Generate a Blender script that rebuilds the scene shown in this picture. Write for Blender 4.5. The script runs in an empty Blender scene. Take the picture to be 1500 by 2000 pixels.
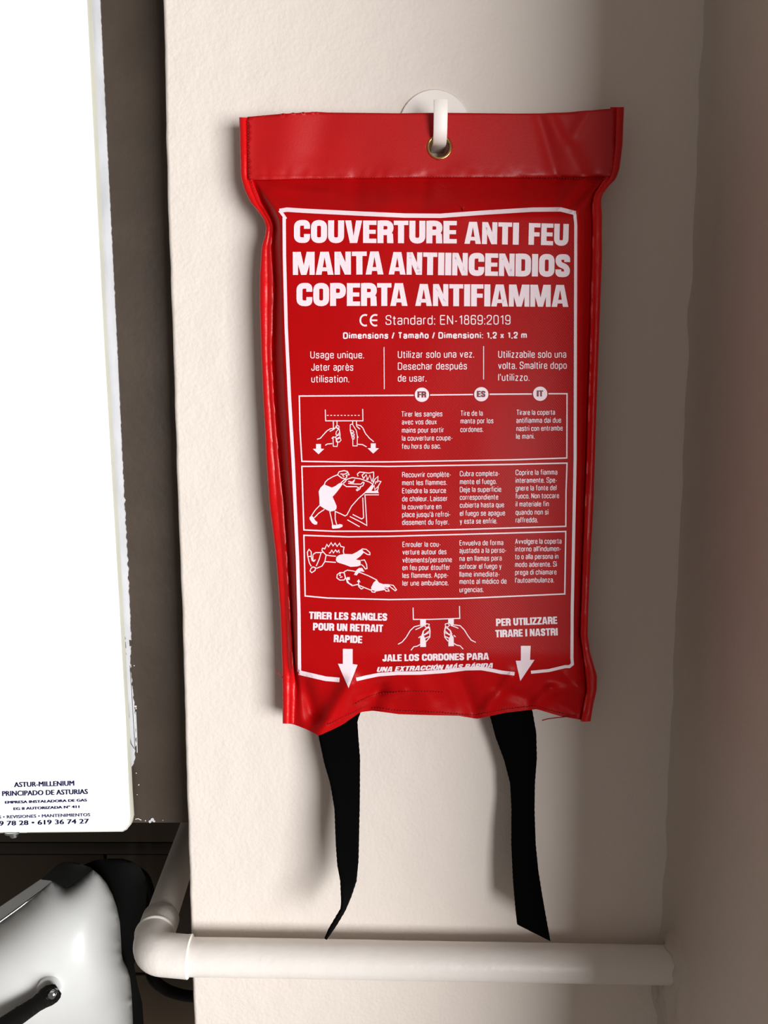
import bpy, bmesh, math, random
from mathutils import Vector, Matrix, noise
from mathutils.geometry import delaunay_2d_cdt
random.seed(7)
S = bpy.context.scene
COL = S.collection

# ---------------------------------------------------------------- camera
FPX = 1500.0
PITCH = math.radians(6.7)
DIST = 0.45
cam_d = bpy.data.cameras.new('camera')
cam = bpy.data.objects.new('camera', cam_d)
COL.objects.link(cam)
cam.location = (0, -DIST * math.cos(PITCH), DIST * math.sin(PITCH))
cam.rotation_euler = (math.pi / 2 - PITCH, 0, 0)
cam_d.sensor_fit = 'VERTICAL'
cam_d.sensor_height = 36.0
cam_d.lens = FPX / 2000.0 * 36.0
cam_d.clip_start = 0.01
cam_d.clip_end = 50
S.camera = cam
CAMLOC = Vector(cam.location)
CR = cam.rotation_euler.to_matrix()

# ---------------------------------------------------------------- world, window light, exposure
w = bpy.data.worlds.new('world'); S.world = w
w.use_nodes = True
w.node_tree.nodes['Background'].inputs[0].default_value = (1.0, 0.90, 0.82, 1)
w.node_tree.nodes['Background'].inputs[1].default_value = 0.19


def area(name, loc, target, sx, sy, power, color):
    d = bpy.data.lights.new(name, 'AREA'); d.shape = 'RECTANGLE'
    d.size = sx; d.size_y = sy; d.energy = power; d.color = color
    o = bpy.data.objects.new(name, d); COL.objects.link(o)
    o.location = loc
    o.rotation_euler = (Vector(target) - Vector(loc)).to_track_quat('-Z', 'Y').to_euler()
    return o


area('window_light', (1.40, -1.30, -0.20), (-0.08, 0, -0.10), 2.2, 0.9, 116.0, (1.0, 0.99, 0.985))
S.view_settings.view_transform = 'Standard'
S.view_settings.look = 'None'
S.view_settings.gamma = 1
S.view_settings.use_curve_mapping = False
S.view_settings.exposure = 0.0


# ---------------------------------------------------------------- helpers
def P(px, py, Y=0.0):
    """point at depth Y (metres, wall face = 0, room side negative) seen at photograph pixel px, py"""
    d = CR @ Vector(((px - 750.0) / FPX, -(py - 1000.0) / FPX, -1.0))
    t = (Y - CAMLOC.y) / d.y
    return CAMLOC + d * t


def lin(c):
    return tuple(((v / 255.0) / 12.92 if v / 255.0 <= 0.04045 else ((v / 255.0 + 0.055) / 1.055) ** 2.4) for v in c)


def mat(name, rgb, rough=0.5, metal=0.0, spec=0.5, bump=None, vary=None, sheen=0.0, coat=0.0):
    m = bpy.data.materials.new(name); m.use_nodes = True
    nt = m.node_tree; b = nt.nodes['Principled BSDF']
    c = lin(rgb) + (1,)
    b.inputs['Base Color'].default_value = c
    b.inputs['Roughness'].default_value = rough
    b.inputs['Metallic'].default_value = metal
    b.inputs['Specular IOR Level'].default_value = spec
    b.inputs['Sheen Weight'].default_value = sheen
    b.inputs['Coat Weight'].default_value = coat
    tc = nt.nodes.new('ShaderNodeTexCoord')
    if vary:
        scale, amt, rgb2 = vary[:3]
        n = nt.nodes.new('ShaderNodeTexNoise'); n.inputs['Scale'].default_value = scale
        n.inputs['Detail'].default_value = 5
        if len(vary) > 3:
            mp = nt.nodes.new('ShaderNodeMapping'); mp.inputs['Scale'].default_value = vary[3]
            nt.links.new(tc.outputs['Object'], mp.inputs[0]); nt.links.new(mp.outputs[0], n.inputs['Vector'])
        else:
            nt.links.new(tc.outputs['Object'], n.inputs['Vector'])
        r = nt.nodes.new('ShaderNodeValToRGB')
        r.color_ramp.elements[0].position = 0.5 - amt; r.color_ramp.elements[1].position = 0.5 + amt
        r.color_ramp.elements[0].color = lin(rgb2) + (1,); r.color_ramp.elements[1].color = c
        nt.links.new(n.outputs['Fac'], r.inputs[0]); nt.links.new(r.outputs[0], b.inputs['Base Color'])
    if bump:
        last = None
        for (kind, scale, dist) in bump:
            if kind == 'noise':
                n = nt.nodes.new('ShaderNodeTexNoise'); n.inputs['Scale'].default_value = scale
                n.inputs['Detail'].default_value = 3; out = n.outputs['Fac']
                nt.links.new(tc.outputs['Object'], n.inputs['Vector'])
            elif kind == 'twill':
                n = nt.nodes.new('ShaderNodeTexWave'); n.inputs['Scale'].default_value = scale
                n.wave_type = 'BANDS'; n.bands_direction = 'DIAGONAL'
                n.inputs['Distortion'].default_value = 0.6
                n.inputs['Detail'].default_value = 1
                out = n.outputs['Fac']
                nt.links.new(tc.outputs['Object'], n.inputs['Vector'])
            bp = nt.nodes.new('ShaderNodeBump'); bp.inputs['Distance'].default_value = dist
            bp.inputs['Strength'].default_value = 1.0
            nt.links.new(out, bp.inputs['Height'])
            if last: nt.links.new(last.outputs[0], bp.inputs['Normal'])
            last = bp
        nt.links.new(last.outputs[0], b.inputs['Normal'])
    return m


M = {}
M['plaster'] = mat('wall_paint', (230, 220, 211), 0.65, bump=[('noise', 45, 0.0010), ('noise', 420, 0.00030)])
M['plaster_shaded'] = mat('wall_paint_shaded', (196, 184, 172), 0.65, bump=[('noise', 35, 0.002), ('noise', 420, 0.00022)])  # same wall paint, darkened: the side wall's shade is put into the colour
M['pipe'] = mat('pipe_paint', (232, 226, 220), 0.38, bump=[('noise', 60, 0.0006), ('noise', 500, 0.00012)])
M['red'] = mat('red_coated_cloth', (182, 6, 10), 0.42, spec=0.12, bump=[('noise', 900, 0.00005), ('twill', 420, 0.000025)],
               vary=(60, 0.35, (172, 5, 9)))
M['red_header'] = mat('red_header_cloth', (186, 9, 13), 0.44, spec=0.42, bump=[('noise', 900, 0.00005)], vary=(60, 0.35, (176, 8, 12)))
M['red_band'] = mat('red_satin_binding', (212, 6, 12), 0.34, spec=0.45, bump=[('noise', 140, 0.0006)])
M['red_thread'] = mat('red_thread', (150, 14, 18), 0.6)
M['print'] = mat('white_print', (246, 226, 234), 0.42)
M['redprint'] = mat('dark_red_print', (120, 16, 26), 0.5)
M['brass'] = mat('brass', (214, 178, 112), 0.22, metal=1.0)
M['hook'] = mat('white_plastic', (254, 248, 242), 0.45)
M['strap'] = mat('black_webbing', (3, 3, 3), 0.95, spec=0.05)
M['boiler'] = mat('white_enamel', (244, 250, 240), 0.30, coat=0.2)
M['boiler_edge'] = mat('ivory_enamel', (214, 212, 196), 0.4, vary=(30, 0.3, (196, 196, 184)))
M['panel'] = mat('dark_metal', (84, 72, 62), 0.50, spec=0.5, metal=0.25, vary=(28, 0.35, (64, 55, 47)), bump=[('noise', 200, 0.0002)])
M['filler'] = mat('white_filler', (214, 214, 220), 0.7, vary=(120, 0.2, (190, 192, 196), (1, 1, 0.25)))
M['sticker'] = mat('sticker_film', (238, 242, 252), 0.3)
M['navy'] = mat('navy_ink', (24, 22, 78), 0.5)
M['steel'] = mat('steel', (190, 192, 192), 0.22, metal=1.0)
M['tile'] = mat('brown_tile', (72, 58, 40), 0.45, vary=(9, 0.3, (70, 58, 42)))
M['grout'] = mat('dark_joint', (40, 34, 28), 0.8)
M['white_shell'] = mat('white_gloss_plastic', (240, 242, 240), 0.38, coat=0.08, vary=(18, 0.2, (230, 232, 230)))
M['grey_shell'] = mat('grey_plastic', (120, 120, 118), 0.35, metal=0.4)
M['black'] = mat('black_plastic', (5, 5, 6), 0.28, spec=0.35)
M['black_matt'] = mat('black_matt_plastic', (4, 4, 4), 0.6, spec=0.2)
M['scuff'] = mat('scuff_mark', (168, 168, 160), 0.5)


def mesh_obj(name, verts, faces, material, parent=None, smooth=True, angle=None):
    me = bpy.data.meshes.new(name)
    me.from_pydata([tuple(v) for v in verts], [], faces)
    me.validate(); me.update()
    o = bpy.data.objects.new(name, me); COL.objects.link(o)
    me.materials.append(material)
    if smooth:
        for p in me.polygons: p.use_smooth = True
        if angle is not None:
            me.set_sharp_from_angle(angle=math.radians(angle))
    if parent: o.parent = parent; o.matrix_parent_inverse = parent.matrix_world.inverted()
    return o


def bm_obj(name, bm, material, parent=None, smooth=True, angle=35):
    me = bpy.data.meshes.new(name); bm.to_mesh(me); bm.free()
    o = bpy.data.objects.new(name, me); COL.objects.link(o)
    me.materials.append(material)
    if smooth:
        for p in me.polygons: p.use_smooth = True
        if angle is not None: me.set_sharp_from_angle(angle=math.radians(angle))
    if parent: o.parent = parent; o.matrix_parent_inverse = parent.matrix_world.inverted()
    return o


def thing(name, loc, label, cat, group=None):
    o = bpy.data.objects.new(name, None); COL.objects.link(o)
    o.location = loc; o.empty_display_size = 0.02
    o['label'] = label; o['category'] = cat
    if group: o['group'] = group
    bpy.context.view_layer.update()
    return o


def interp(tab, y):
    if y <= tab[0][0]: return tab[0][1]
    for (a, va), (b, vb) in zip(tab, tab[1:]):
        if y <= b: return va + (vb - va) * (y - a) / (b - a)
    return tab[-1][1]


def sm(a, b, x):
    t = max(0.0, min(1.0, (x - a) / (b - a)))
    return t * t * (3 - 2 * t)


def box_bm(x0, x1, y0, y1, z0, z1, bev=0.0, seg=2):
    bm = bmesh.new()
    bmesh.ops.create_cube(bm, size=1)
    for v in bm.verts:
        v.co = Vector((x0 if v.co.x < 0 else x1, y0 if v.co.y < 0 else y1, z0 if v.co.z < 0 else z1))
    if bev: bmesh.ops.bevel(bm, geom=bm.edges[:], offset=bev, segments=seg, affect='EDGES', profile=0.5)
    return bm


def tube(pts, rad, n=24, caps=True):
    """verts, faces of a tube through pts; rad is a number or a list"""
    V, F = [], []
    if not hasattr(rad, '__len__'): rad = [rad] * len(pts)
    prev = None
    for i, p in enumerate(pts):
        a = pts[max(i - 1, 0)]; b = pts[min(i + 1, len(pts) - 1)]
        t = (b - a).normalized()
        if prev is None:
            up = Vector((0, 0, 1)) if abs(t.z) < 0.9 else Vector((1, 0, 0))
            n1 = t.cross(up).normalized()
        else:
            n1 = (prev - t * prev.dot(t)).normalized()
        prev = n1; n2 = t.cross(n1)
        for k in range(n):
            an = 2 * math.pi * k / n
            V.append(p + (n1 * math.cos(an) + n2 * math.sin(an)) * rad[i])
    for i in range(len(pts) - 1):
        for k in range(n):
            F.append((i * n + k, i * n + (k + 1) % n, (i + 1) * n + (k + 1) % n, (i + 1) * n + k))
    if caps:
        F.append(tuple(range(n))[::-1]); F.append(tuple((len(pts) - 1) * n + k for k in range(n)))
    return V, F


# ================================================================ STRUCTURE
XL = P(347, 1000).x        # left edge of the plaster wall
XR = P(1341, 1000).x       # inner corner with the right hand wall
ZT, ZB = 0.62, -0.62


def plaster_sheet(name, fn, nu, nv, material):
    V = [fn(i / nu, j / nv) for j in range(nv + 1) for i in range(nu + 1)]
    F = [(j * (nu + 1) + i, j * (nu + 1) + i + 1, (j + 1) * (nu + 1) + i + 1, (j + 1) * (nu + 1) + i)
         for j in range(nv) for i in range(nu)]
    return V, F


# front wall: a pier with a worn, slightly wavy left arris
bm = bmesh.new()
prof = []
R = 0.0025
for k in range(7):
    a = math.pi / 2 * k / 6
    prof.append((XL + R - R * math.sin(a), R - R * math.cos(a)))      # from front face round to the flank
prof = [(XR + 0.12, 0.0), (XR + 0.004, 0.0), ((XL + XR) / 2, 0.0)] + prof + [(XL, 0.2), (XL, 0.40), (XR + 0.12, 0.40)]
rows = []
NZ = 160
for j in range(NZ + 1):
    z = ZB + (ZT - ZB) * j / NZ
    row = []
    for k, (x, y) in enumerate(prof):
        dx = 0
        if 3 <= k <= 10:
            dx = 0.0012 * noise.noise(Vector((0, 3.1, z * 9))) + 0.0005 * noise.noise(Vector((5, 0, z * 60)))
        row.append(bm.verts.new((x + dx, y, z)))
    rows.append(row)
n = len(prof)
for a, b in zip(rows, rows[1:]):
    for k in range(n):
        bm.faces.new((a[k], a[(k + 1) % n], b[(k + 1) % n], b[k]))
bm.faces.new(rows[0][::-1]); bm.faces.new(rows[-1])
bmesh.ops.recalc_face_normals(bm, faces=bm.faces[:])
o = bm_obj('wall_front', bm, M['plaster'], angle=40); o['kind'] = 'structure'

# right wall: reaches from the corner out into the room; corner filled with a rough plaster cove
V, F = [], []
NY, NZ = 60, 150
for j in range(NZ + 1):
    z = ZB + (ZT - ZB) * j / NZ
    zz = (z - P(1300, 1885).z)
    for i in range(NY + 1):
        y = -0.22 * (i / NY) ** 1.6
        d = -y
        cove = 0.0035 * math.exp(-d / 0.0045) * (1 + 0.6 * noise.noise(Vector((1, 2, z * 40))))
        lump = 0.0075 * math.exp(-((zz + 0.006) / 0.022) ** 4) * math.exp(-((d - 0.012) / 0.020) ** 4) * (0.8 + 0.9 * noise.noise(Vector((3, d * 180, z * 160))))
        wav = 0.002 * noise.noise(Vector((8, d * 8, z * 7))) * sm(0, 0.08, d)
        V.append((XR - cove - lump + wav, y, z))
for j in range(NZ):
    for i in range(NY):
        a = j * (NY + 1) + i
        F.append((a, a + NY + 1, a + NY + 2, a + 1))
# thickness: back and near end
base = len(V)
for j in (0, NZ):
    z = ZB + (ZT - ZB) * j / NZ
    V += [(XR + 0.12, 0, z), (XR + 0.12, -0.22, z)]
F.append((base, base + 2, base + 3, base + 1))
F.append(tuple([j * (NY + 1) + NY for j in range(NZ + 1)] + [base + 3, base + 1]))
F.append(tuple([i for i in range(NY + 1)] + [base + 1, base]))
F.append(tuple([NZ * (NY + 1) + i for i in range(NY + 1)] + [base + 3, base + 2])[::-1])
o = mesh_obj('wall_right', V, F, M['plaster_shaded'], angle=50); o['kind'] = 'structure'

# back wall of the niche with its dark tiles
o = bm_obj('wall_back', box_bm(-1.40, XL + 0.0, 0.404, 0.50, -0.98, ZT), M['grout'], smooth=False); o['kind'] = 'structure'
wall_back = o
tz = P(100, 1668, 0.40).z
tm = None
tw, th = 0.20, 0.15
for r, z1 in enumerate([tz - q * (th + 0.003) for q in range(5)]):
    for c in range(5):
        x1 = XL - 0.004 - c * (tw + 0.003)
        if z1 - th < -0.98: continue
        if tm is None:
            bm = box_bm(-tw, 0, 0, 0.006, -th, 0, 0.0015)
            t = bm_obj('tile', bm, M['tile'], wall_back); tm = t.data
        else:
            t = bpy.data.objects.new('tile', tm); COL.objects.link(t); t.parent = wall_back
        t.location = (x1, 0.3985, z1)
bandtop = P(100, 1652, 0.39).z
o = bm_obj('trim_1', box_bm(-1.40, XL - 0.001, 0.396, 0.404, tz + 0.002, bandtop, 0.001), mat('dark_border', (48, 40, 30), 0.5)); o['kind'] = 'structure'
o = bm_obj('trim_2', box_bm(-1.40, XL - 0.001, 0.394, 0.404, bandtop + 0.002, ZT, 0.001), mat('upper_brown_tile', (74, 62, 48), 0.5)); o['kind'] = 'structure'

# ================================================================ BAG
XLt = [(228, 467), (345, 470), (370, 477), (395, 489), (415, 505), (430, 516), (442, 519), (460, 518), (480, 511), (540, 507), (600, 507), (690, 510),
       (780, 513.6), (850, 518), (900, 520), (985, 526), (1090, 539), (1195, 547), (1300, 551), (1410, 552)]
BLt = [(228, 490), (345, 491), (370, 500), (395, 510), (415, 522), (430, 530), (445, 534), (480, 530), (560, 534.5), (690, 531), (780, 535.6), (850, 541),
       (900, 545), (985, 553.5), (1090, 561), (1195, 567), (1300, 573), (1340, 577), (1410, 574)]
PLt = [(228, 494), (345, 497), (380, 520), (410, 541), (430, 549), (480, 551), (640, 554), (780, 561), (900, 567), (1000, 573),
       (1100, 578), (1300, 582), (1350, 590), (1410, 598)]
PRt = [(228, 1188), (345, 1183), (380, 1150), (410, 1130), (430, 1127), (900, 1126), (1090, 1123), (1195, 1121), (1290, 1121), (1330, 1130), (1410, 1132)]
XRt = [(209, 1219), (283, 1216), (330, 1210), (350, 1203), (362, 1190), (379, 1177), (392, 1174), (423, 1176), (454, 1175.5), (500, 1176), (580, 1173),
       (690, 1169), (800, 1165), (900, 1162), (1000, 1158.5), (1090, 1153.5), (1195, 1149), (1240, 1148), (1272, 1152), (1300, 1160),
       (1319, 1166), (1348, 1165.6), (1380, 1158), (1409, 1153.6)]
BRt = [(209, 1192), (283, 1190), (330, 1186), (350, 1180), (379, 1160), (400, 1156), (454, 1157), (690, 1151), (900, 1145), (1090, 1138), (1240, 1133),
       (1300, 1142), (1348, 1146), (1409, 1134)]
TOP = [(467, 230), (490, 228.5), (540, 224), (617, 219), (640, 220.5), (780, 222), (860, 221), (1000, 222.5), (1050, 222.5), (1110, 220), (1150, 216.5), (1191, 213), (1219, 211)]
BOT = [(552, 1411), (574, 1415), (600, 1425), (623, 1437), (645, 1427), (668, 1416), (704, 1391), (728, 1388), (779, 1395), (847, 1397), (895, 1398), (932, 1404),
       (988, 1392), (1048, 1385), (1095, 1399), (1153, 1409)]
STITCH = [(470, 349), (600, 347), (800, 345), (1000, 345), (1210, 348)]

RIDGES = [  # x0,y0,x1,y1,width,amp(mm)
    (565, 215, 545, 345, 40, 0.9), (640, 220, 620, 300, 30, -0.5),
    (1052, 215, 1085, 345, 14, -1.1), (1075, 225, 1135, 345, 18, 1.2), (1080, 215, 1112, 275, 12, -0.8), (1150, 215, 1112, 280, 10, 0.7),
    (1190, 352, 1128, 410, 8, 1.4), (1165, 350, 1112, 400, 9, -1.1), (1140, 348, 1100, 400, 8, 1.0), (1090, 350, 1085, 400, 10, -1.0),
    (700, 352, 695, 395, 14, -0.9), (830, 352, 828, 395, 12, -0.9), (760, 355, 762, 395, 25, 0.7), (905, 352, 905, 400, 30, 0.5),
    (1012, 352, 1020, 395, 12, -0.9), (530, 368, 640, 378, 9, 0.9),
    (684, 1340, 624, 1437, 20, 4.5), (590, 1330, 612, 1395, 15, -3.0), (742, 1345, 716, 1395, 16, -3.4), (700, 1370, 790, 1352, 8, 1.4),
    (1000, 1322, 950, 1385, 12, 2.6), (900, 1325, 925, 1392, 16, -2.2), (975, 1345, 1030, 1365, 12, -1.6), (1048, 1372, 1075, 1345, 9, 2.0), (1075, 1345, 1130, 1344, 8, 1.6),
    (1090, 1370, 1120, 1390, 12, -1.4), (1105, 1320, 1140, 1350, 9, 1.2), (820, 1345, 840, 1390, 26, 1.4), (1160, 430, 1150, 1200, 7, 0.9),
    (1137, 430, 1131, 1200, 4, 0.9)]


def ridge(x, y):
    s = 0.0
    for (x0, y0, x1, y1, wd, am) in RIDGES:
        dx, dy = x1 - x0, y1 - y0
        L2 = dx * dx + dy * dy
        t = ((x - x0) * dx + (y - y0) * dy) / L2
        tc = max(0, min(1, t))
        ddx, ddy = x - (x0 + tc * dx), y - (y0 + tc * dy)
        d2 = ddx * ddx + ddy * ddy
        if d2 < 9 * wd * wd: s += 1.5 * am * math.exp(-d2 / (wd * wd))
    return s


def H(x, y):
    """height of the bag's front above the wall in metres, at photo position x, y"""
    xl, bl, pl, pr, br, xr = (interp(t, y) for t in (XLt, BLt, PLt, PRt, BRt, XRt))
    body = sm(338, 425, y) * (1 - 0.62 * sm(1270, 1400, y))
    edge = 16.0 + 2.5 * sm(345, 440, y)
    c, hw = (pl + pr) / 2, (pr - pl) / 2
    q = max(-1, min(1, (x - c) / hw))
    plat = 16.5 + body * (13.5 + 5.0 * (1 - q * q)) + (0.8 * math.cos(q * 3)) * (1 - body)
    if x < bl: h = edge
    elif x < pl: h = edge + (plat - edge) * sm(0, 1, (x - bl) / (pl - bl)) ** 0.8
    elif x <= pr: h = plat
    elif x < br: h = edge + (plat - edge) * sm(0, 1, (br - x) / (br - pr)) ** 0.8
    else: h = edge
    inside = sm(xl, bl + 8, x) * (1 - sm(br - 8, xr, x))
    h += ridge(x, y) * inside
    # broad slack of the printed panel and finer puckers near seams
    a = 0.55 * body + 0.25
    h += inside * a * 1.2 * noise.noise(Vector((x / 120.0, y / 210.0, 1.3)))
    h += inside * (0.55 * math.exp(-((y - 347) / 16.0) ** 2) + 0.5 * sm(1325, 1370, y)) * noise.noise(Vector((x / 12.0, y / 16.0, 4.2)))
    h -= inside * 0.9 * math.exp(-((y - 348) / 3.5) ** 2)
    return h / 1000.0


def B(x, y, off=0.0):
    return P(x, y, -(H(x, y) + off))


bag = thing('fire_blanket_bag', P(858, 287, -0.0125), 'red fire blanket pouch with white printed instructions, hanging by its brass eyelet', 'fire blanket')


def cdt_sheet(outline, holes, step, fn):
    """triangulate outline (with holes) in photo units on a grid of points, lift with fn"""
    pts = [Vector(p) for p in outline]
    edges = [(i, (i + 1) % len(outline)) for i in range(len(outline))]
    for h in holes:
        b = len(pts); pts += [Vector(p) for p in h]
        edges += [(b + i, b + (i + 1) % len(h)) for i in range(len(h))]
    def inside(px, py, poly):
        c = False
        for i in range(len(poly)):
            (x0, y0), (x1, y1) = poly[i], poly[i - 1]
            if (y0 > py) != (y1 > py) and px < (x1 - x0) * (py - y0) / (y1 - y0) + x0: c = not c
        return c
    def near(px, py, poly, r):
        return any((px - a) ** 2 + (py - b) ** 2 < r * r for a, b in poly)
    xs = [p[0] for p in outline]; ys = [p[1] for p in outline]
    y = min(ys) + step / 2; k = 0
    while y < max(ys):
        x = min(xs) + step / 2 + (step / 2 if k % 2 else 0)
        while x < max(xs):
            if inside(x, y, outline) and not near(x, y, outline, step * 0.55) and not any(inside(x, y, h) or near(x, y, h, step * 0.5) for h in holes):
                pts.append(Vector((x, y)))
            x += step
        y += step * 0.866; k += 1
    vs, es, fs, _, _, _ = delaunay_2d_cdt(pts, edges, [], 0, 1e-4)
    V = [fn(v.x, v.y) for v in vs]
    F = []
    for f in fs:
        cx = sum(vs[i].x for i in f) / 3; cy = sum(vs[i].y for i in f) / 3
        if inside(cx, cy, outline) and not any(inside(cx, cy, h) for h in holes): F.append(tuple(f))
    return V, F


def dense(poly, step, close=True):
    out = []
    n = len(poly)
    for i in range(n if close else n - 1):
        a, b = poly[i], poly[(i + 1) % n]
        L = math.hypot(b[0] - a[0], b[1] - a[1]); k = max(1, int(L / step))
        for j in range(k): out.append((a[0] + (b[0] - a[0]) * j / k, a[1] + (b[1] - a[1]) * j / k))
    if not close: out.append(poly[-1])
    return out


# header band (double cloth) with a real hole for the eyelet
EX, EY, ER = 858.5, 287.0, 21.0
top = [p for p in TOP if 480 < p[0] < 1200]
outl = [(484, 229)] + top[1:] + [(1200, 211.5)] + [(1200, 300), (1196, 345)] + [(x, y + 3) for x, y in reversed(STITCH) if 500 < x < 1190] + [(484, 352)]
hole = [(EX + ER * math.cos(a * math.pi / 16), EY + ER * math.sin(a * math.pi / 16)) for a in range(32)]
V, F = cdt_sheet(dense(outl, 6), [hole], 6.5, lambda x, y: B(x, y, 0.0009 + 0.0003 * 0))
hb = mesh_obj('header_band', V, F, M['red_header'], bag)
md = hb.modifiers.new('thickness', 'SOLIDIFY'); md.thickness = 0.0011; md.offset = -1 if False else 0

# front panel: grid from under the header band to the bottom hem
rows = []
NR, NC = 170, 110
for j in range(NR + 1):
    t = j / NR
    yn = 330 + t * (1411 - 330)
    xl, bl, pl, pr, br, xr = (interp(tb, yn) for tb in (XLt, BLt, PLt, PRt, BRt, XRt))
    x0, x1 = (xl + bl) / 2, (br + xr) / 2
    row = []
    for i in range(NC + 1):
        u = i / NC
        if u < 0.1: x = x0 + (pl - x0) * u / 0.1
        elif u > 0.9: x = pr + (x1 - pr) * (u - 0.9) / 0.1
        else: x = pl + (pr - pl) * (u - 0.1) / 0.8
        wt = sm(1300, 1411, yn)
        y = yn + wt * (interp(BOT, x) - 1411)
        row.append(B(x, y))
    rows.append(row)
V = [v for r in rows for v in r]
F = [(j * (NC + 1) + i, (j + 1) * (NC + 1) + i, (j + 1) * (NC + 1) + i + 1, j * (NC + 1) + i + 1) for j in range(NR) for i in range(NC)]
fp = mesh_obj('front_panel', V, F, M['red'], bag)

# back panel, sagging towards the wall behind the front
V, F = [], []
NR2, NC2 = 60, 24
for j in range(NR2 + 1):
    t = j / NR2
    for i in range(NC2 + 1):
        u = i / NC2
        yn = 224 + t * (1408 - 224)
        xl, xr = interp(XLt, yn) + 6, interp(XRt, yn) - 6
        x = xl + (xr - xl) * u
        y = max(yn, interp(TOP, x) + 2) + sm(1300, 1408, yn) * (interp(BOT, x) - 1411)
        hf = H(x, y) * 1000
        body = sm(345, 430, yn) * (1 - sm(1250, 1400, yn))
        hb_ = min(hf - 1.6, (13.6 * (1 - body) + body * (2.2 + 4.5 * abs(2 * u - 1) ** 4)))
        if math.hypot(x - EX, y - EY) < 30: pass
        V.append(P(x, y, -hb_ / 1000))
hidx = set()
for j in range(NR2):
    for i in range(NC2):
        a = j * (NC2 + 1) + i
        F.append((a, a + 1, a + NC2 + 2, a + NC2 + 1))
        px = interp(XLt, 224 + (j + .5) / NR2 * 1184) ; px2 = interp(XRt, 224 + (j + .5) / NR2 * 1184)
        cx = px + (px2 - px) * (i + .5) / NC2; cy = 224 + (j + .5) / NR2 * 1184
        if abs(cx - EX) < 36 and abs(cy - EY) < 36: F.pop()
mesh_obj('back_panel', V, F, M['red'], bag)


# side bindings: folded satin tape, lofted rings
def binding(outer, inner, y0, y1, side, zs):
    V, F = [], []
    n = 150
    for j in range(n + 1):
        y = y0 + (y1 - y0) * j / n
        xo, xi = interp(outer, y), interp(inner, y)
        he = H((xo * 0.7 + xi * 0.3), y) * 1000
        hi = H(xi + (3 if side < 0 else -3), y) * 1000
        hi = min(hi, he + 3.0)
        pk = 0.5 * noise.noise(Vector((side * 7, y / 22.0, 2))) + 0.25 * noise.noise(Vector((side * 3, y / 7.0, 5)))
        ring = [(0.0, he - 0.9), (0.0, he + 0.3), (0.07, he + 1.2), (0.3, he + 1.9 + pk), (0.52, he + 1.7 + pk * 0.5), (0.60, he * 0.5 + hi * 0.5 + 0.85),
                (0.70, he * 0.3 + hi * 0.7 + 1.25), (0.9, hi + 1.3 + pk), (1.0, hi + 0.9), (1.0, hi - 0.6), (0.5, he - 1.6)]
        for (u, h) in ring:
            V.append(P(xo + (xi - xo) * u, y + (0.6 if 0.2 < u < 0.8 else 0), -h / 1000))
    k = len(ring)
    for j in range(n):
        for i in range(k):
            f = (j * k + i, j * k + (i + 1) % k, (j + 1) * k + (i + 1) % k, (j + 1) * k + i)
            F.append(f if side < 0 else f[::-1])
    F.append(tuple(range(k))); F.append(tuple(n * k + i for i in range(k))[::-1])
    o = mesh_obj('side_binding', V, F, M['red_band'], bag, angle=60)
    return o


binding(XLt, BLt, 229, 1413, -1, 1)
binding(XRt, BRt, 209, 1409, 1, 1)


# stitching: rows of small raised stitches
def stitches(paths, step=5.5, ln=3.6, off=0.0009, r=0.00022):
    V, F = [], []
    for path in paths:
        pts = dense(path, 1.0, False)
        L = 0; i = 0
        while i + ln < len(pts):
            a = pts[int(i)]; b = pts[int(i + ln)]
            jit = random.uniform(-0.5, 0.5)
            m = ((a[0] + b[0]) / 2, (a[1] + b[1]) / 2)
            tv, tf = tube([B(a[0], a[1] + jit, off - 0.0003), B(m[0], m[1] + jit, off + 0.0002), B(b[0], b[1] + jit, off - 0.0003)], r, 5)
            bse = len(V); V += tv; F += [tuple(q + bse for q in f) for f in tf]
            i += step
    o = mesh_obj('stitching', V, F, M['red_thread'], bag); return o


stitches([[(500, 350), (600, 348), (800, 346), (1000, 346), (1185, 349)]], off=0.0018)
stitches([[(484, 236), (486, 345), (502, 380)]], off=0.0020)
stitches([[(690, 1376), (730, 1356), (800, 1350), (870, 1352)], [(640, 1415), (672, 1400), (712, 1381), (780, 1388), (850, 1391), (930, 1397), (988, 1385), (1045, 1379), (1095, 1393), (1128, 1399)]], off=0.0004)

# eyelet
V, F = [], []
no, ni = 48, 10
axis_c = B(EX, EY, 0.0014)
for a in range(no):
    an = 2 * math.pi * a / no
    for b in range(ni):
        bn = 2 * math.pi * b / ni
        rr = 22.6 + 2.6 * math.cos(bn)
        hh = 0.0009 * math.sin(bn)
        V.append(P(EX + rr * math.cos(an), EY + rr * math.sin(an), axis_c.y - hh))
for a in range(no):
    for b in range(ni):
        F.append((a * ni + b, ((a + 1) % no) * ni + b, ((a + 1) % no) * ni + (b + 1) % ni, a * ni + (b + 1) % ni))
# barrel through the cloth
b0 = len(V)
for a in range(no):
    an = 2 * math.pi * a / no
    V.append(P(EX + 20.3 * math.cos(an), EY + 20.3 * math.sin(an), axis_c.y))
    q = P(EX + 20.3 * math.cos(an), EY + 20.3 * math.sin(an), axis_c.y); V.append(Vector((q.x, q.y + 0.0035, q.z)))
for a in range(no):
    c = (a + 1) % no
    F.append((b0 + 2 * a, b0 + 2 * c, b0 + 2 * c + 1, b0 + 2 * a + 1))
ey = mesh_obj('eyelet', V, F, M['brass'], bag); ey['label'] = 'round brass eyelet'


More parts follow.
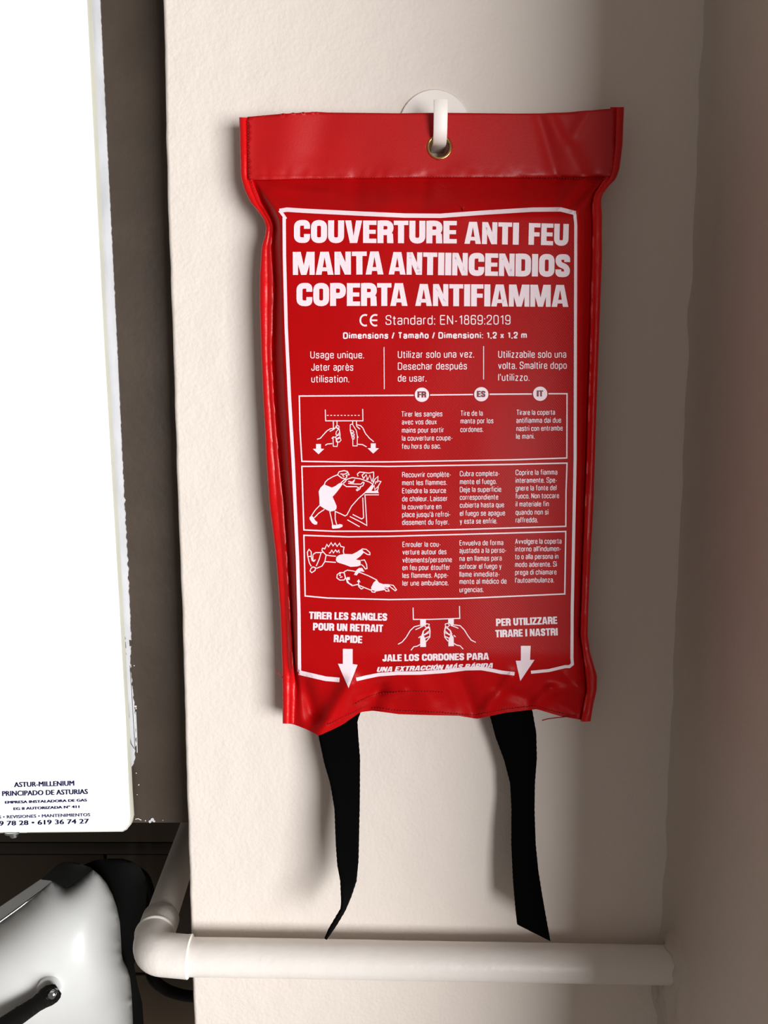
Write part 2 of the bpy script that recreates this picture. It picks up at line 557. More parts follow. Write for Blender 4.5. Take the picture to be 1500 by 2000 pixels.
# pull straps
def strap(left, right, hL, hR, name='pull_strap'):
    V, F = [], []
    n = 90
    ya, yb = left[0][1], left[-1][1]
    yc, yd = right[0][1], right[-1][1]
    def along(path, t):
        ds = [0]
        for a, b in zip(path, path[1:]): ds.append(ds[-1] + math.hypot(b[0] - a[0], b[1] - a[1]))
        s = t * ds[-1]
        for k in range(len(path) - 1):
            if s <= ds[k + 1] or k == len(path) - 2:
                u = (s - ds[k]) / (ds[k + 1] - ds[k]); return (path[k][0] + (path[k + 1][0] - path[k][0]) * u, path[k][1] + (path[k + 1][1] - path[k][1]) * u)
    NCs = 6
    for j in range(n + 1):
        t = j / n
        a, b = along(left, t), along(right, t)
        h0, h1 = interp(hL, t), interp(hR, t)
        for i in range(NCs + 1):
            u = i / NCs
            e = 0.35 * math.sin(t * 260) if i in (0, NCs) else 0
            V.append(P(a[0] + (b[0] - a[0]) * u + e, a[1] + (b[1] - a[1]) * u, -(h0 + (h1 - h0) * u) / 1000))
    for j in range(n):
        for i in range(NCs):
            p = j * (NCs + 1) + i
            F.append((p, p + NCs + 1, p + NCs + 2, p + 1))
    o = mesh_obj(name, V, F, M['strap'], bag)
    md = o.modifiers.new('thickness', 'SOLIDIFY'); md.thickness = 0.0012; md.offset = 0
    return o


strap([(612, 1395), (622, 1437), (633, 1490), (645, 1530), (654, 1580), (657, 1650), (660, 1690), (666, 1720), (668, 1760), (667, 1775), (655, 1795), (643, 1815), (635, 1834)],
      [(712, 1370), (698, 1408), (700, 1440), (703, 1480), (702, 1560), (700, 1640), (699, 1680), (695, 1720), (685, 1750), (673, 1778), (657, 1805), (644, 1824), (637, 1834)],
      [(0, 17), (0.15, 21), (0.5, 30), (0.8, 38), (1, 36)], [(0, 17), (0.15, 18), (0.5, 20), (0.8, 26), (1, 34)])
strap([(948, 1375), (958, 1402), (968, 1440), (985, 1485), (997, 1530), (1000, 1580), (1000, 1650), (1003, 1720), (1008, 1780), (1011, 1806)],
      [(1034, 1365), (1040, 1390), (1047, 1430), (1048, 1480), (1044, 1530), (1043, 1580), (1045, 1650), (1050, 1700), (1058, 1750), (1067, 1800), (1074, 1838)],
      [(0, 17), (0.2, 17), (0.5, 19), (1, 30)], [(0, 17), (0.3, 14), (0.6, 10), (1, 25)])

for pts in ([(1112, 1399), (1100, 1400.5), (1085, 1402), (1070, 1404), (1059, 1407)], [(552, 1324), (546, 1318), (540, 1309)], [(904, 411), (906, 404)]):
    hh = [H(pts[0][0], pts[0][1]) + 0.0004 + 0.0012 * k for k in range(len(pts))]
    V, F = tube([P(x, y, -h) for (x, y), h in zip(pts, hh)], 0.0003, 6)
    mesh_obj('loose_thread', V, F, M['red_thread'], bag)


# ================================================================ PRINT
class Flat:
    """flat shapes in photo units, later laid on a surface"""
    def __init__(s): s.v = []; s.f = []
    def poly(s, pts):
        from mathutils.geometry import tessellate_polygon
        b = len(s.v); s.v += [tuple(p) for p in pts]
        for t in tessellate_polygon([[Vector((p[0], p[1], 0)) for p in pts]]): s.f.append(tuple(b + i for i in t))
    def stroke(s, pts, wd, closed=False, step=7):
        pts = [tuple(p) for p in pts]
        pts = dense(pts, step, closed)
        q = [pts[0]]
        for p in pts[1:]:
            if math.hypot(p[0] - q[-1][0], p[1] - q[-1][1]) > 1e-6: q.append(p)
        pts = q; n = len(pts); b = len(s.v)
        for i, p in enumerate(pts):
            if closed: a, c = pts[i - 1], pts[(i + 1) % n]
            else: a, c = pts[max(0, i - 1)], pts[min(n - 1, i + 1)]
            d1 = Vector((p[0] - a[0], p[1] - a[1])); d2 = Vector((c[0] - p[0], c[1] - p[1]))
            if d1.length < 1e-9: d1 = d2.copy()
            if d2.length < 1e-9: d2 = d1.copy()
            d1.normalize(); d2.normalize()
            t = d1 + d2
            if t.length < 0.2: t = d1.copy()
            t.normalize(); nx, ny = -t.y, t.x
            m = min(1.6, 1.0 / max(0.4, abs(t.dot(d1))))
            s.v.append((p[0] + nx * wd / 2 * m, p[1] + ny * wd / 2 * m)); s.v.append((p[0] - nx * wd / 2 * m, p[1] - ny * wd / 2 * m))
        for i in range(n if closed else n - 1):
            k = (i + 1) % n
            s.f.append((b + 2 * i, b + 2 * i + 1, b + 2 * k + 1, b + 2 * k))
    def add(s, verts, faces, fn=lambda p: p):
        b = len(s.v); s.v += [fn(p) for p in verts]; s.f += [tuple(b + i for i in f) for f in faces]
    def disc(s, cx, cy, r, n=32):
        s.poly([(cx + r * math.cos(2 * math.pi * k / n), cy + r * math.sin(2 * math.pi * k / n)) for k in range(n)])
    def lay(s, name, material, parent, surf, maxlen=9, sub=True):
        bm = bmesh.new()
        vs = [bm.verts.new((x, y, 0)) for x, y in s.v]
        for f in s.f:
            if len(set(f)) < 3: continue
            try: bm.faces.new([vs[i] for i in f])
            except ValueError: pass
        if sub:
            bmesh.ops.triangulate(bm, faces=[f for f in bm.faces if len(f.verts) > 4])
            for _ in range(3):
                long = [e for e in bm.edges if e.calc_length() > maxlen]
                if not long: break
                bmesh.ops.subdivide_edges(bm, edges=long, cuts=1)
                bmesh.ops.triangulate(bm, faces=[f for f in bm.faces if len(f.verts) > 4])
        for v in bm.verts: v.co = surf(v.co.x, v.co.y)
        # face the camera
        bm.normal_update()
        for f in bm.faces:
            if f.normal.dot(CAMLOC - f.calc_center_median()) < 0: f.normal_flip()
        return bm_obj(name, bm, material, parent, smooth=False)


def rnd(pts, r, closed=False, seg=5):
    """round the corners of a polyline"""
    out = []
    n = len(pts)
    for i, p in enumerate(pts):
        if not closed and i in (0, n - 1): out.append(p); continue
        a, c = Vector(pts[i - 1]), Vector(pts[(i + 1) % n]); p = Vector(p)
        d1, d2 = (a - p), (c - p)
        k = min(r, d1.length * 0.5, d2.length * 0.5)
        s0, s1 = p + d1.normalized() * k, p + d2.normalized() * k
        for j in range(seg + 1):
            t = j / seg
            q = s0 * (1 - t) ** 2 + p * 2 * t * (1 - t) + s1 * t * t
            out.append((q.x, q.y))
    return out


def rect(x0, y0, x1, y1): return [(x0, y0), (x1, y0), (x1, y1), (x0, y1)]


# heavy condensed capitals, cap height 1
def glyph(ch):
    s, t = 0.25, 0.195
    w = {'I': 0.26, 'A': 0.72, 'M': 0.88, 'V': 0.70, 'E': 0.55, 'F': 0.53, 'L': 0.53, 'T': 0.60, 'S': 0.62, 'J': 0.54, 'Z': 0.6, 'X': 0.7, ' ': 0.26}.get(ch, 0.66)
    polys, strokes = [], []
    a = s / 2; b = 0.115; R_ = 0.2
    if ch == 'I': polys = [rect(0, 0, w, 1)]
    elif ch in 'AÁ':
        w = 0.72
        L = [(0, 0), (0.235, 0), (w / 2 + 0.005, 0.80), (w / 2 + 0.005, 1), (w / 2 - 0.17, 1)]
        polys = [L, [(w - x, y) for x, y in L], rect(0.17, 0.155, w - 0.17, 0.32)]
    elif ch == 'V':
        L = [(0, 1), (0.25, 1), (w / 2 + 0.005, 0.28), (w / 2 + 0.005, 0), (w / 2 - 0.15, 0)]
        polys = [L, [(w - x, y) for x, y in L]]
    elif ch == 'M':
        L = [(0.12, 1), (0.32, 1), (w / 2, 0.42), (w / 2, 0), (w / 2 - 0.11, 0), (0.12, 0.80)]
        polys = [rect(0, 0, 0.21, 1), rect(w - 0.21, 0, w, 1), L, [(w - x, y) for x, y in L]]
    elif ch == 'N': polys = [rect(0, 0, 0.22, 1), rect(w - 0.22, 0, w, 1), [(0.0, 1), (0.25, 1), (w, 0), (w - 0.25, 0)]]
    elif ch == 'E': polys = [rect(0, 0, s, 1), rect(s - .01, 0, w, t), rect(s - .01, 1 - t, w, 1), rect(s - .01, 0.41, w - 0.03, 0.59)]
    elif ch == 'F': polys = [rect(0, 0, s, 1), rect(s - .01, 1 - t, w, 1), rect(s - .01, 0.39, w - 0.03, 0.58)]
    elif ch == 'L': polys = [rect(0, 0, s, 1), rect(s - .01, 0, w, t)]
    elif ch == 'T': polys = [rect((w - s) / 2, 0, (w + s) / 2, 1), rect(0, 1 - t, w, 1)]
    elif ch == 'X': polys = [[(0, 0), (0.26, 0), (w, 1), (w - 0.26, 1)], [(0, 1), (0.26, 1), (w, 0), (w - 0.26, 0)]]
    elif ch == 'Z': polys = [rect(0, 0, w, t), rect(0, 1 - t, w, 1), [(0, t), (0.28, t), (w, 1 - t), (w - 0.28, 1 - t)]]
    elif ch in 'OÓ': strokes = [(rnd([(a, b), (w - a, b), (w - a, 1 - b), (a, 1 - b)], R_, True), True)]
    elif ch == 'C': strokes = [(rnd([(w - a, 0.62), (w - a, 1 - b), (a, 1 - b), (a, b), (w - a, b), (w - a, 0.39)], R_), False)]
    elif ch == 'G': strokes = [(rnd([(w - a, 0.64), (w - a, 1 - b), (a, 1 - b), (a, b), (w - a, b), (w - a, 0.44)], R_), False)]; polys = [rect(w * 0.5, 0.36, w, 0.52), rect(w - s * .8, 0, w, 0.4)]
    elif ch == 'U': strokes = [(rnd([(a, 1), (a, b), (w - a, b), (w - a, 1)], R_), False)]
    elif ch == 'J': strokes = [(rnd([(w - a, 1), (w - a, b), (a, b), (a, 0.36)], R_), False)]
    elif ch == 'D': polys = [rect(0, 0, s, 1)]; strokes = [(rnd([(0.1, b), (w - a, b), (w - a, 1 - b), (0.1, 1 - b)], R_), False)]
    elif ch == 'P': polys = [rect(0, 0, s, 1)]; strokes = [(rnd([(0.1, 1 - b), (w - a, 1 - b), (w - a, 0.45), (0.1, 0.45)], 0.2), False)]
    elif ch == 'R':
        polys = [rect(0, 0, s, 1), [(w - 0.26, 0), (w, 0), (w - 0.02, 0.40), (w - 0.09, 0.48), (w - 0.27, 0.46)]]
        strokes = [(rnd([(0.1, 1 - b), (w - a, 1 - b), (w - a, 0.48), (0.1, 0.48)], 0.2), False)]
    elif ch == 'S':
        strokes = [(rnd([(w - a, 0.66), (w - a, 1 - b), (a, 1 - b), (a, 0.58), (w - a, 0.42), (w - a, b), (a, b), (a, 0.33)], 0.17), False)]
    if ch in 'ÓÁ': polys.append([(w * 0.38, 1.05), (w * 0.60, 1.05), (w * 0.78, 1.22), (w * 0.50, 1.22)])
    return w, polys, strokes


def heavy(F_, text, x0, y0, x1, y1, cap, gap=0.04, slant=0.0):
    cur = 0; items = []
    for ci, ch in enumerate(text):
        if ci and text[ci - 1] + ch in ('TA', 'AT', 'AV', 'VA', 'FA', 'PA', 'LT', 'RT', 'ÁP'): cur -= {'TA': 0.09, 'AT': 0.09, 'RT': 0.03}.get(text[ci - 1] + ch, 0.06)
        w_, po, st = glyph(ch)
        items.append((cur, po, st)); cur += w_ + gap
    total = cur - gap
    sx = math.hypot(x1 - x0, y1 - y0) / total
    ang = math.atan2(y1 - y0, x1 - x0)
    def T(p, ox):
        lx, ly = (p[0] + ox + slant * p[1]) * sx, p[1] * cap
        return (x0 + lx * math.cos(ang) + ly * math.sin(ang), y0 + lx * math.sin(ang) - ly * math.cos(ang))
    for ox, po, st in items:
        for p in po: F_.poly([T(q, ox) for q in p])
        for pts, cl in st:
            tmp = Flat(); tmp.stroke(pts, 0.25, cl, step=0.25)
            F_.add(tmp.v, tmp.f, lambda q, ox=ox: T(q, ox))


_cache = {}


def font_mesh(text, bold=0.0):
    key = (text, bold)
    if key in _cache: return _cache[key]
    cu = bpy.data.curves.new('t', 'FONT'); cu.body = text; cu.resolution_u = 3; cu.offset = bold; cu.space_character = 1.02
    ob = bpy.data.objects.new('t', cu); COL.objects.link(ob)
    dg = bpy.context.evaluated_depsgraph_get(); dg.update()
    me = ob.evaluated_get(dg).to_mesh()
    v = [(q.co.x, q.co.y) for q in me.vertices]; f = [tuple(p.vertices) for p in me.polygons]
    ob.evaluated_get(dg).to_mesh_clear()
    bpy.data.objects.remove(ob); bpy.data.curves.remove(cu)
    _cache[key] = (v, f)
    return v, f


def mono(ch):
    """centre lines of a condensed grotesque letter: width, strokes [(points, closed)]"""
    x = 0.70
    bowl = (rnd([(0, 0), (.42, 0), (.42, x), (0, x)], .22, True, 6), True)
    O_, C_ = False, True
    acc = {'é': ('e', [(.18, .84), (.30, 1.0)]), 'è': ('e', [(.12, 1.0), (.24, .84)]), 'ê': ('e', [(.06, .84), (.21, .98), (.36, .84)]), 'à': ('a', [(.12, 1.0), (.24, .84)]),
           'ñ': ('n', [(.04, .86), (.14, .94), (.26, .86), (.36, .94)]), 'í': ('ı', [(-.04, .84), (.08, 1.0)])}
    if ch in acc:
        w_, st = mono(acc[ch][0]); return w_, st + [(acc[ch][1], False)]
    T = {
        'a': (.40, [(rnd([(0, 0), (.4, 0), (.4, .38), (0, .38)], .15, True), C_), (rnd([(.0, .58), (.04, x), (.4, x), (.4, 0)], .14), O_)]),
        'b': (.42, [([(0, 0), (0, 1)], O_), bowl]),
        'c': (.40, [(rnd([(.40, .48), (.40, x), (0, x), (0, 0), (.40, 0), (.40, .22)], .2), O_)]),
        'd': (.42, [([(.42, 0), (.42, 1)], O_), bowl]),
        'e': (.42, [([(0, .36), (.42, .36)], O_), (rnd([(.42, .36), (.42, x), (0, x), (0, 0), (.42, 0), (.42, .18)], .2), O_)]),
        'f': (.22, [(rnd([(.26, 1), (.08, 1), (.08, 0)], .12), O_), ([(-.05, x), (.24, x)], O_)]),
        'g': (.42, [bowl, (rnd([(.42, x), (.42, -.27), (0, -.27), (0, -.13)], .17), O_)]),
        'h': (.40, [([(0, 0), (0, 1)], O_), (rnd([(0, .45), (0, x), (.4, x), (.4, 0)], .18), O_)]),
        'i': (.0, [([(0, 0), (0, x)], O_), ([(0, .90), (0, 1.02)], O_)]), 'ı': (.0, [([(0, 0), (0, x)], O_)]),
        'j': (.0, [(rnd([(0, x), (0, -.27), (-.14, -.27)], .12), O_), ([(0, .90), (0, 1.02)], O_)]),
        'l': (.0, [([(0, 0), (0, 1)], O_)]),
        'm': (.66, [([(0, 0), (0, x)], O_), (rnd([(0, .45), (0, x), (.33, x), (.33, 0)], .15), O_), (rnd([(.33, .45), (.33, x), (.66, x), (.66, 0)], .15), O_)]),
        'n': (.40, [([(0, 0), (0, x)], O_), (rnd([(0, .45), (0, x), (.4, x), (.4, 0)], .18), O_)]),
        'o': (.42, [bowl]), 'p': (.42, [([(0, -.27), (0, x)], O_), bowl]), 'q': (.42, [([(.42, -.27), (.42, x)], O_), bowl]),
        'r': (.20, [([(0, 0), (0, x)], O_), (rnd([(0, .42), (0, x), (.22, x)], .18), O_)]),
        's': (.38, [(rnd([(.37, .52), (.37, x), (0.01, x), (0.01, .40), (.38, .32), (.38, 0), (0, 0), (0, .19)], .14), O_)]),
        't': (.22, [(rnd([(.08, .92), (.08, 0), (.24, 0)], .11), O_), ([(-.05, x), (.24, x)], O_)]),
        'u': (.40, [([(.4, 0), (.4, x)], O_), (rnd([(0, x), (0, 0), (.4, 0), (.4, .25)], .18), O_)]),
        'v': (.42, [([(0, x), (.21, 0)], O_), ([(.21, 0), (.42, x)], O_)]),
        'x': (.40, [([(0, x), (.4, 0)], O_), ([(0, 0), (.4, x)], O_)]),
        'y': (.42, [([(0, x), (.21, 0)], O_), (rnd([(.42, x), (.17, -.26), (.03, -.26)], .1), O_)]),
        'z': (.38, [([(0, x), (.38, x)], O_), ([(.38, x), (0, 0)], O_), ([(0, 0), (.38, 0)], O_)]),
        'A': (.58, [([(0, 0), (.29, 1)], O_), ([(.29, 1), (.58, 0)], O_), ([(.1, .33), (.48, .33)], O_)]),
        'C': (.54, [(rnd([(.54, .68), (.54, 1), (0, 1), (0, 0), (.54, 0), (.54, .32)], .26), O_)]),
        'D': (.54, [([(0, 0), (0, 1)], O_), (rnd([(0, 0), (.54, 0), (.54, 1), (0, 1)], .26), O_)]),
        'E': (.46, [([(0, 0), (0, 1)], O_), ([(0, 0), (.46, 0)], O_), ([(0, 1), (.46, 1)], O_), ([(0, .53), (.42, .53)], O_)]),
        'J': (.38, [(rnd([(.38, 1), (.38, 0), (0, 0), (0, .28)], .18), O_)]),
        'L': (.42, [([(0, 1), (0, 0)], O_), ([(0, 0), (.42, 0)], O_)]),
        'N': (.52, [([(0, 0), (0, 1)], O_), ([(0, 1), (.52, 0)], O_), ([(.52, 0), (.52, 1)], O_)]),
        'R': (.52, [([(0, 0), (0, 1)], O_), (rnd([(0, 1), (.5, 1), (.5, .5), (0, .5)], .22), O_), (rnd([(.3, .5), (.5, .45), (.52, 0)], .14), O_)]),
        'S': (.50, [(rnd([(.49, .72), (.49, 1), (0.01, 1), (0.01, .56), (.50, .46), (.50, 0), (0, 0), (0, .28)], .2), O_)]),
        'T': (.48, [([(0, 1), (.48, 1)], O_), ([(.24, 1), (.24, 0)], O_)]),
        'U': (.52, [(rnd([(0, 1), (0, 0), (.52, 0), (.52, 1)], .25), O_)]),
        '0': (.44, [(rnd([(0, 0), (.44, 0), (.44, 1), (0, 1)], .22, True), C_)]),
        '1': (.26, [([(.22, 0), (.22, 1)], O_), ([(.22, .96), (.02, .78)], O_)]),
        '2': (.44, [(rnd([(.01, .68), (.01, 1), (.44, 1), (.44, .58), (0, .12), (0, 0)], .2), O_), ([(0, 0), (.45, 0)], O_)]),
        '6': (.44, [(rnd([(0, 0), (.44, 0), (.44, .60), (0, .60)], .2, True), C_), (rnd([(.42, .80), (.42, 1), (0, 1), (0, .28)], .2), O_)]),
        '8': (.44, [(rnd([(0, 0), (.44, 0), (.44, .54), (0, .54)], .2, True), C_), (rnd([(.03, .54), (.41, .54), (.41, 1), (.03, 1)], .19, True), C_)]),
        '9': (.44, [(rnd([(0, .40), (.44, .40), (.44, 1), (0, 1)], .2, True), C_), (rnd([(.02, .20), (.02, 0), (.44, 0), (.44, .72)], .2), O_)]),
        '.': (.0, [([(0, -.05), (0, .08)], O_)]), ',': (.0, [([(0.02, .08), (-.03, -.16)], O_)]),
        ':': (.0, [([(0, -.05), (0, .08)], O_), ([(0, .55), (0, .68)], O_)]),
        '-': (.20, [([(0, .34), (.2, .34)], O_)]), '/': (.26, [([(0, -.05), (.26, 1.05)], O_)]), "'": (.0, [([(0, .72), (0, 1.0)], O_)]),
    }
    return T[ch]


def line2(F_, text, x0, y0, x1, y1, cap, wt=0.125, gap=0.27):
    cur = 0; its = []
    for ch in text:
        if ch == ' ': cur += 0.36; continue
        w_, st = mono(ch); its.append((cur, st)); cur += w_ + gap
    total = cur - gap
    L = math.hypot(x1 - x0, y1 - y0); sx = (L - wt * cap) / total; k = cap * (1 - wt)
    ang = math.atan2(y1 - y0, x1 - x0); ca, sa = math.cos(ang), math.sin(ang)
    def T(lx, ly): return (x0 + wt * cap / 2 + lx * ca + ly * sa, y0 + lx * sa - ly * ca)
    for ox, st in its:
        for pts, cl in st:
            tmp = Flat(); tmp.stroke([((p[0] + ox) * sx, p[1] * k + wt * cap / 2) for p in pts], wt * cap, cl, step=50)
            F_.add(tmp.v, tmp.f, lambda q: T(*q))


CAPH = max(y for x, y in font_mesh('H')[0])


def line(F_, text, x0, y0, x1, y1, cap, bold=0.0):
    v, f = font_mesh(text, bold)
    a = min(x for x, y in v); b = max(x for x, y in v)
    L = math.hypot(x1 - x0, y1 - y0); sx = L / (b - a); sy = cap / CAPH
    ang = math.atan2(y1 - y0, x1 - x0); ca, sa = math.cos(ang), math.sin(ang)
    F_.add(v, f, lambda p: (x0 + (p[0] - a) * sx * ca + p[1] * sy * sa, y0 + (p[0] - a) * sx * sa - p[1] * sy * ca))


PR = lambda x, y: B(x, y, 0.00030)
PR2 = lambda x, y: B(x, y, 0.00048)

fl = Flat()
for a in (('COUVERTURE', 574, 474, 892, 475.5, 44), ('ANTI', 907, 476, 1013, 478, 43), ('FEU', 1032, 478, 1110, 480, 42.5),
          ('MANTA', 572, 537, 749, 536, 45), ('ANTIINCENDIOS', 759, 536, 1113, 541, 44),
          ('COPERTA', 579, 597.5, 796, 597.5, 44.5), ('ANTIFIAMMA', 811, 597.5, 1110, 599.5, 43)): heavy(fl, *a)
fl.lay('printed_title', M['print'], bag, PR)

fl = Flat()
fl.stroke([(713 + 9.3 * math.cos(math.radians(t)), 625.5 - 10.5 * math.sin(math.radians(t))) for t in range(65, 300, 12)], 3.4)
fl.stroke([(733 + 9.3 * math.cos(math.radians(t)), 625.5 - 10.5 * math.sin(math.radians(t))) for t in range(65, 300, 12)], 3.4)
fl.stroke([(724, 625.5), (737, 625.5)], 3.2)
line2(fl, 'Standard: EN-1869:2019', 753, 634.5, 997, 634, 19, 0.10, 0.25)
line2(fl, 'Dimensions / Tamaño / Dimensioni: 1,2 x 1,2 m', 670, 662, 1029, 661, 13, 0.20, 0.33)
fl.lay('printed_text', M['print'], bag, PR, sub=False)

fl = Flat()
for t, x0, x1, y, dy in (('Usage unique.', 606, 711, 700, 0), ('Jeter après', 608, 690, 724, 0), ('utilisation.', 608, 682, 747, 0),
                         ('Utilizar solo una vez.', 777, 926, 699.5, -1), ('Desechar después', 777, 912, 722.5, -1), ('de usar.', 777, 833, 745.5, 0),
                         ('Utilizzabile solo una', 973, 1106, 699, 0), ('volta. Smaltire dopo', 973, 1107, 721, -.5), ('l\'utilizzo.', 973, 1034, 744, 0)):
    line2(fl, t, x0, y, x1, y + dy, 14.5, 0.115)
fl.stroke([(750, 678), (750.5, 760)], 1.6); fl.stroke([(944.5, 676), (944.5, 741)], 1.6)
fl.lay('printed_text', M['print'], bag, PR, sub=False)

fl = Flat()
C1 = [('Tirer les sangles', 784, 864, 813.6), ('avec vos deux', 785, 853, 829), ('mains pour sortir', 785, 867, 845), ('la couverture coupe-', 785, 884, 860.6), ('feu hors du sac.', 785, 861, 876.5),
      ('Tire de la', 899.5, 943, 812), ('manta por los', 899.5, 963.6, 827), ('cordones.', 899, 944, 843.6),
      ('Tirare la coperta', 1009, 1084, 810.5), ('antifiamma dai due', 1008.5, 1096, 826), ('nastri con entrambe', 1008.5, 1099, 841.7), ('le mani.', 1008, 1044, 857)]
C2 = [(t, 785.4, e, y) for t, e, y in zip(('Recouvrir complète-', 'ment les flammes.', 'Eteindre la source', 'de chaleur. Laisser', 'la couverture en', "place jusqu'à refroi-", 'dissement du foyer.'),
                                        (881, 873, 871, 874, 862, 880, 877), (932, 947.6, 963.4, 979, 994.7, 1009.8, 1025))]
C2 += [(t, 898, e, y) for t, e, y in zip(('Cubra completa-', 'mente el fuego.', 'Deje la superficie', 'correspondiente', 'cubierta hasta que', 'el fuego se apague', 'y esta se enfríe.'),
                                       (976, 970, 979, 973, 984.5, 986.4, 971), (930, 945.6, 961, 976, 991.3, 1007.3, 1022.8))]
C2 += [(t, 1007, e, y) for t, e, y in zip(('Coprire la fiamma', 'interamente. Spe-', 'gnere la fonte del', 'fuoco. Non toccare', 'il materiale fin', 'quando non si', 'raffredda.'),
                                        (1088.6, 1088, 1087, 1092, 1072, 1071, 1050.6), (927.6, 943, 958, 973.5, 989.3, 1005.3, 1020.4))]
C3 = [(t, 786, e, y) for t, e, y in zip(('Enrouler la cou-', 'verture autour des', 'vêtements/personne', 'en feu pour étouffer', 'les flammes. Appe-', 'ler une ambulance.'),
                                      (860.6, 872, 882.6, 879, 876, 876), (1068.2, 1083, 1098.6, 1113.4, 1128.7, 1143.7))]
C3 += [(t, 897.4, e, y) for t, e, y in zip(('Envuelva de forma', 'ajustada a la perso-', 'na en llamas para', 'sofocar el fuego y', 'llame inmediata-', 'mente al médico de', 'urgencias.'),
                                         (983, 989, 980, 979.5, 976, 989.4, 944.5), (1065.3, 1080, 1095.4, 1111, 1126.4, 1140.5, 1156.5))]
C3 += [(t, 1006, e, y) for t, e, y in zip(('Avvolgere la coperta', "intorno all'indumen-", 'to o alla persona in', 'modo aderente. Si', 'prega di chiamare', "l'autoambulanza."),
                                        (1096.7, 1096, 1090.5, 1087.6, 1087, 1082), (1062.3, 1077, 1092, 1107.2, 1122.5, 1138))]
for C_ in (C1, C2, C3):
    fl = Flat()
    for t, x0, x1, y in C_: line2(fl, t, x0, y + 0.4, x1, y + 0.4 - 0.010 * (x1 - x0), 10.6, 0.115)
    fl.lay('printed_text', M['print'], bag, PR, sub=False)

# panel boxes
fl = Flat()
for seg in ([(808, 772), (584.5, 773.5), (586, 840), (589.5, 901), (680, 902.5), (760, 902), (1000, 898), (1107, 894.5), (1107.5, 769), (1071, 769)],
            [(840, 771.5), (924, 770.5)], [(956, 770), (1039, 769.5)],
            ): fl.stroke(seg, 2.6)
fl.stroke([(589.5, 911), (593.5, 1035), (650, 1037.5), (760, 1037.5), (900, 1034), (1105, 1028), (1105.5, 960), (1107.5, 904.5), (1000, 907), (760, 911), (690, 910)], 2.6, True)
fl.stroke([(593.5, 1045.5), (596, 1164), (640, 1168), (760, 1171), (900, 1169), (1103, 1160), (1105, 1038), (1000, 1041), (760, 1047.5), (680, 1048.5)], 2.6, True)
for cx, cy in ((824, 771), (940, 770), (1055, 769)): fl.disc(cx, cy, 14)
fl.lay('printed_boxes', M['print'], bag, PR)
for a in (('FR', 815.5, 776.5, 832.5, 776.5, 12), ('ES', 931.5, 775.5, 948, 775.5, 12), ('IT', 1048.5, 774.5, 1061, 774.5, 12)):
    fl = Flat(); heavy(fl, *a)
    fl.lay('printed_letters', M['redprint'], bag, PR2, sub=False)

# outer frame
fl = Flat()
fl.stroke([(546, 412), (560, 409.5), (600, 412), (700, 417), (790, 421), (860, 421.5), (950, 415), (1040, 409.5), (1095, 409), (1121, 415.5)], 8.5)
fl.stroke([(546, 411), (553, 420), (558, 428)], 6)
fl.stroke([(555, 425), (555.5, 500), (559, 640), (565.5, 780), (572.5, 900), (577, 1000), (581, 1090), (584, 1200), (585, 1312)], 6.5)
fl.stroke([(1122, 412), (1124.5, 440), (1124, 600), (1123.2, 900), (1119.5, 1090), (1117.5, 1195), (1117, 1285), (1118, 1297), (1112, 1302), (1104, 1302), (1072, 1309.6), (1037, 1313)], 6)
fl.stroke([(584, 1313.6), (612, 1320), (636, 1325.6), (663, 1328)], 9)
fl.stroke([(696, 1327), (716, 1322.4), (740, 1317.5), (775, 1315), (820, 1314.5), (870, 1311), (910, 1306), (940, 1305.5), (960, 1309), (979, 1313), (1005, 1316)], 7)
fl.lay('printed_frame', M['print'], bag, PR)

# arrows and bottom wording
fl = Flat()
fl.poly([(500 + x / 6.25, 1240 + y / 6.25) for x, y in ((1060, 170), (1180, 172), (1180, 355), (1240, 365), (1130, 650), (1000, 352), (1060, 355))])
fl.poly([(960 + x / 6.25, 1220 + y / 6.25) for x, y in ((358, 258), (478, 258), (470, 430), (525, 430), (352, 688), (295, 440), (358, 440))])
heavy(fl, 'TIRER LES SANGLES', 603.5, 1209, 756, 1212.5, 14.5); heavy(fl, 'POUR UN RETRAIT', 611, 1231, 748, 1234.5, 14.5)
heavy(fl, 'RAPIDE', 651.5, 1254, 707, 1256.5, 14.5)
heavy(fl, 'JALE LOS CORDONES PARA', 747, 1292, 955, 1288.5, 13.5); heavy(fl, 'UNA EXTRACCIÓN MÁS RÁPIDA', 735, 1312.5, 962, 1304.5, 9.5, slant=0.25)
heavy(fl, 'PER UTILIZZARE', 969, 1223, 1088.5, 1218.5, 14.5); heavy(fl, 'TIRARE I NASTRI', 967.5, 1245, 1089.5, 1241, 14.5)
fl.lay('printed_wording', M['print'], bag, PR)

# ---- pictogram 1: hands pulling the straps (drawn at zoom 6.25 from 560,780)
z1 = lambda L: [(560 + x / 6.25, 780 + y / 6.25) for x, y in L]
fl = Flat()
W1 = 1.9
for L in ([(470, 125), (475, 262), (930, 262), (927, 118)], [(568, 265), (570, 350)], [(612, 265), (614, 325)],
          [(370, 487), (410, 475), (440, 440), (490, 385), (530, 360), (575, 352), (560, 375), (525, 390)], [(525, 392), (575, 365), (612, 330)],
          [(470, 562), (495, 545), (555, 540)], [(548, 478), (580, 455)],
          [(805, 265), (805, 310)], [(850, 265), (852, 320)], [(850, 310), (900, 320), (930, 350), (960, 415), (1010, 475), (1062, 517)],
          [(850, 325), (895, 365)], [(868, 548), (925, 552), (975, 580)], [(865, 450), (872, 468)],
          [(612, 345), (640, 365), (648, 410), (652, 440)]): fl.stroke(z1(L), W1)
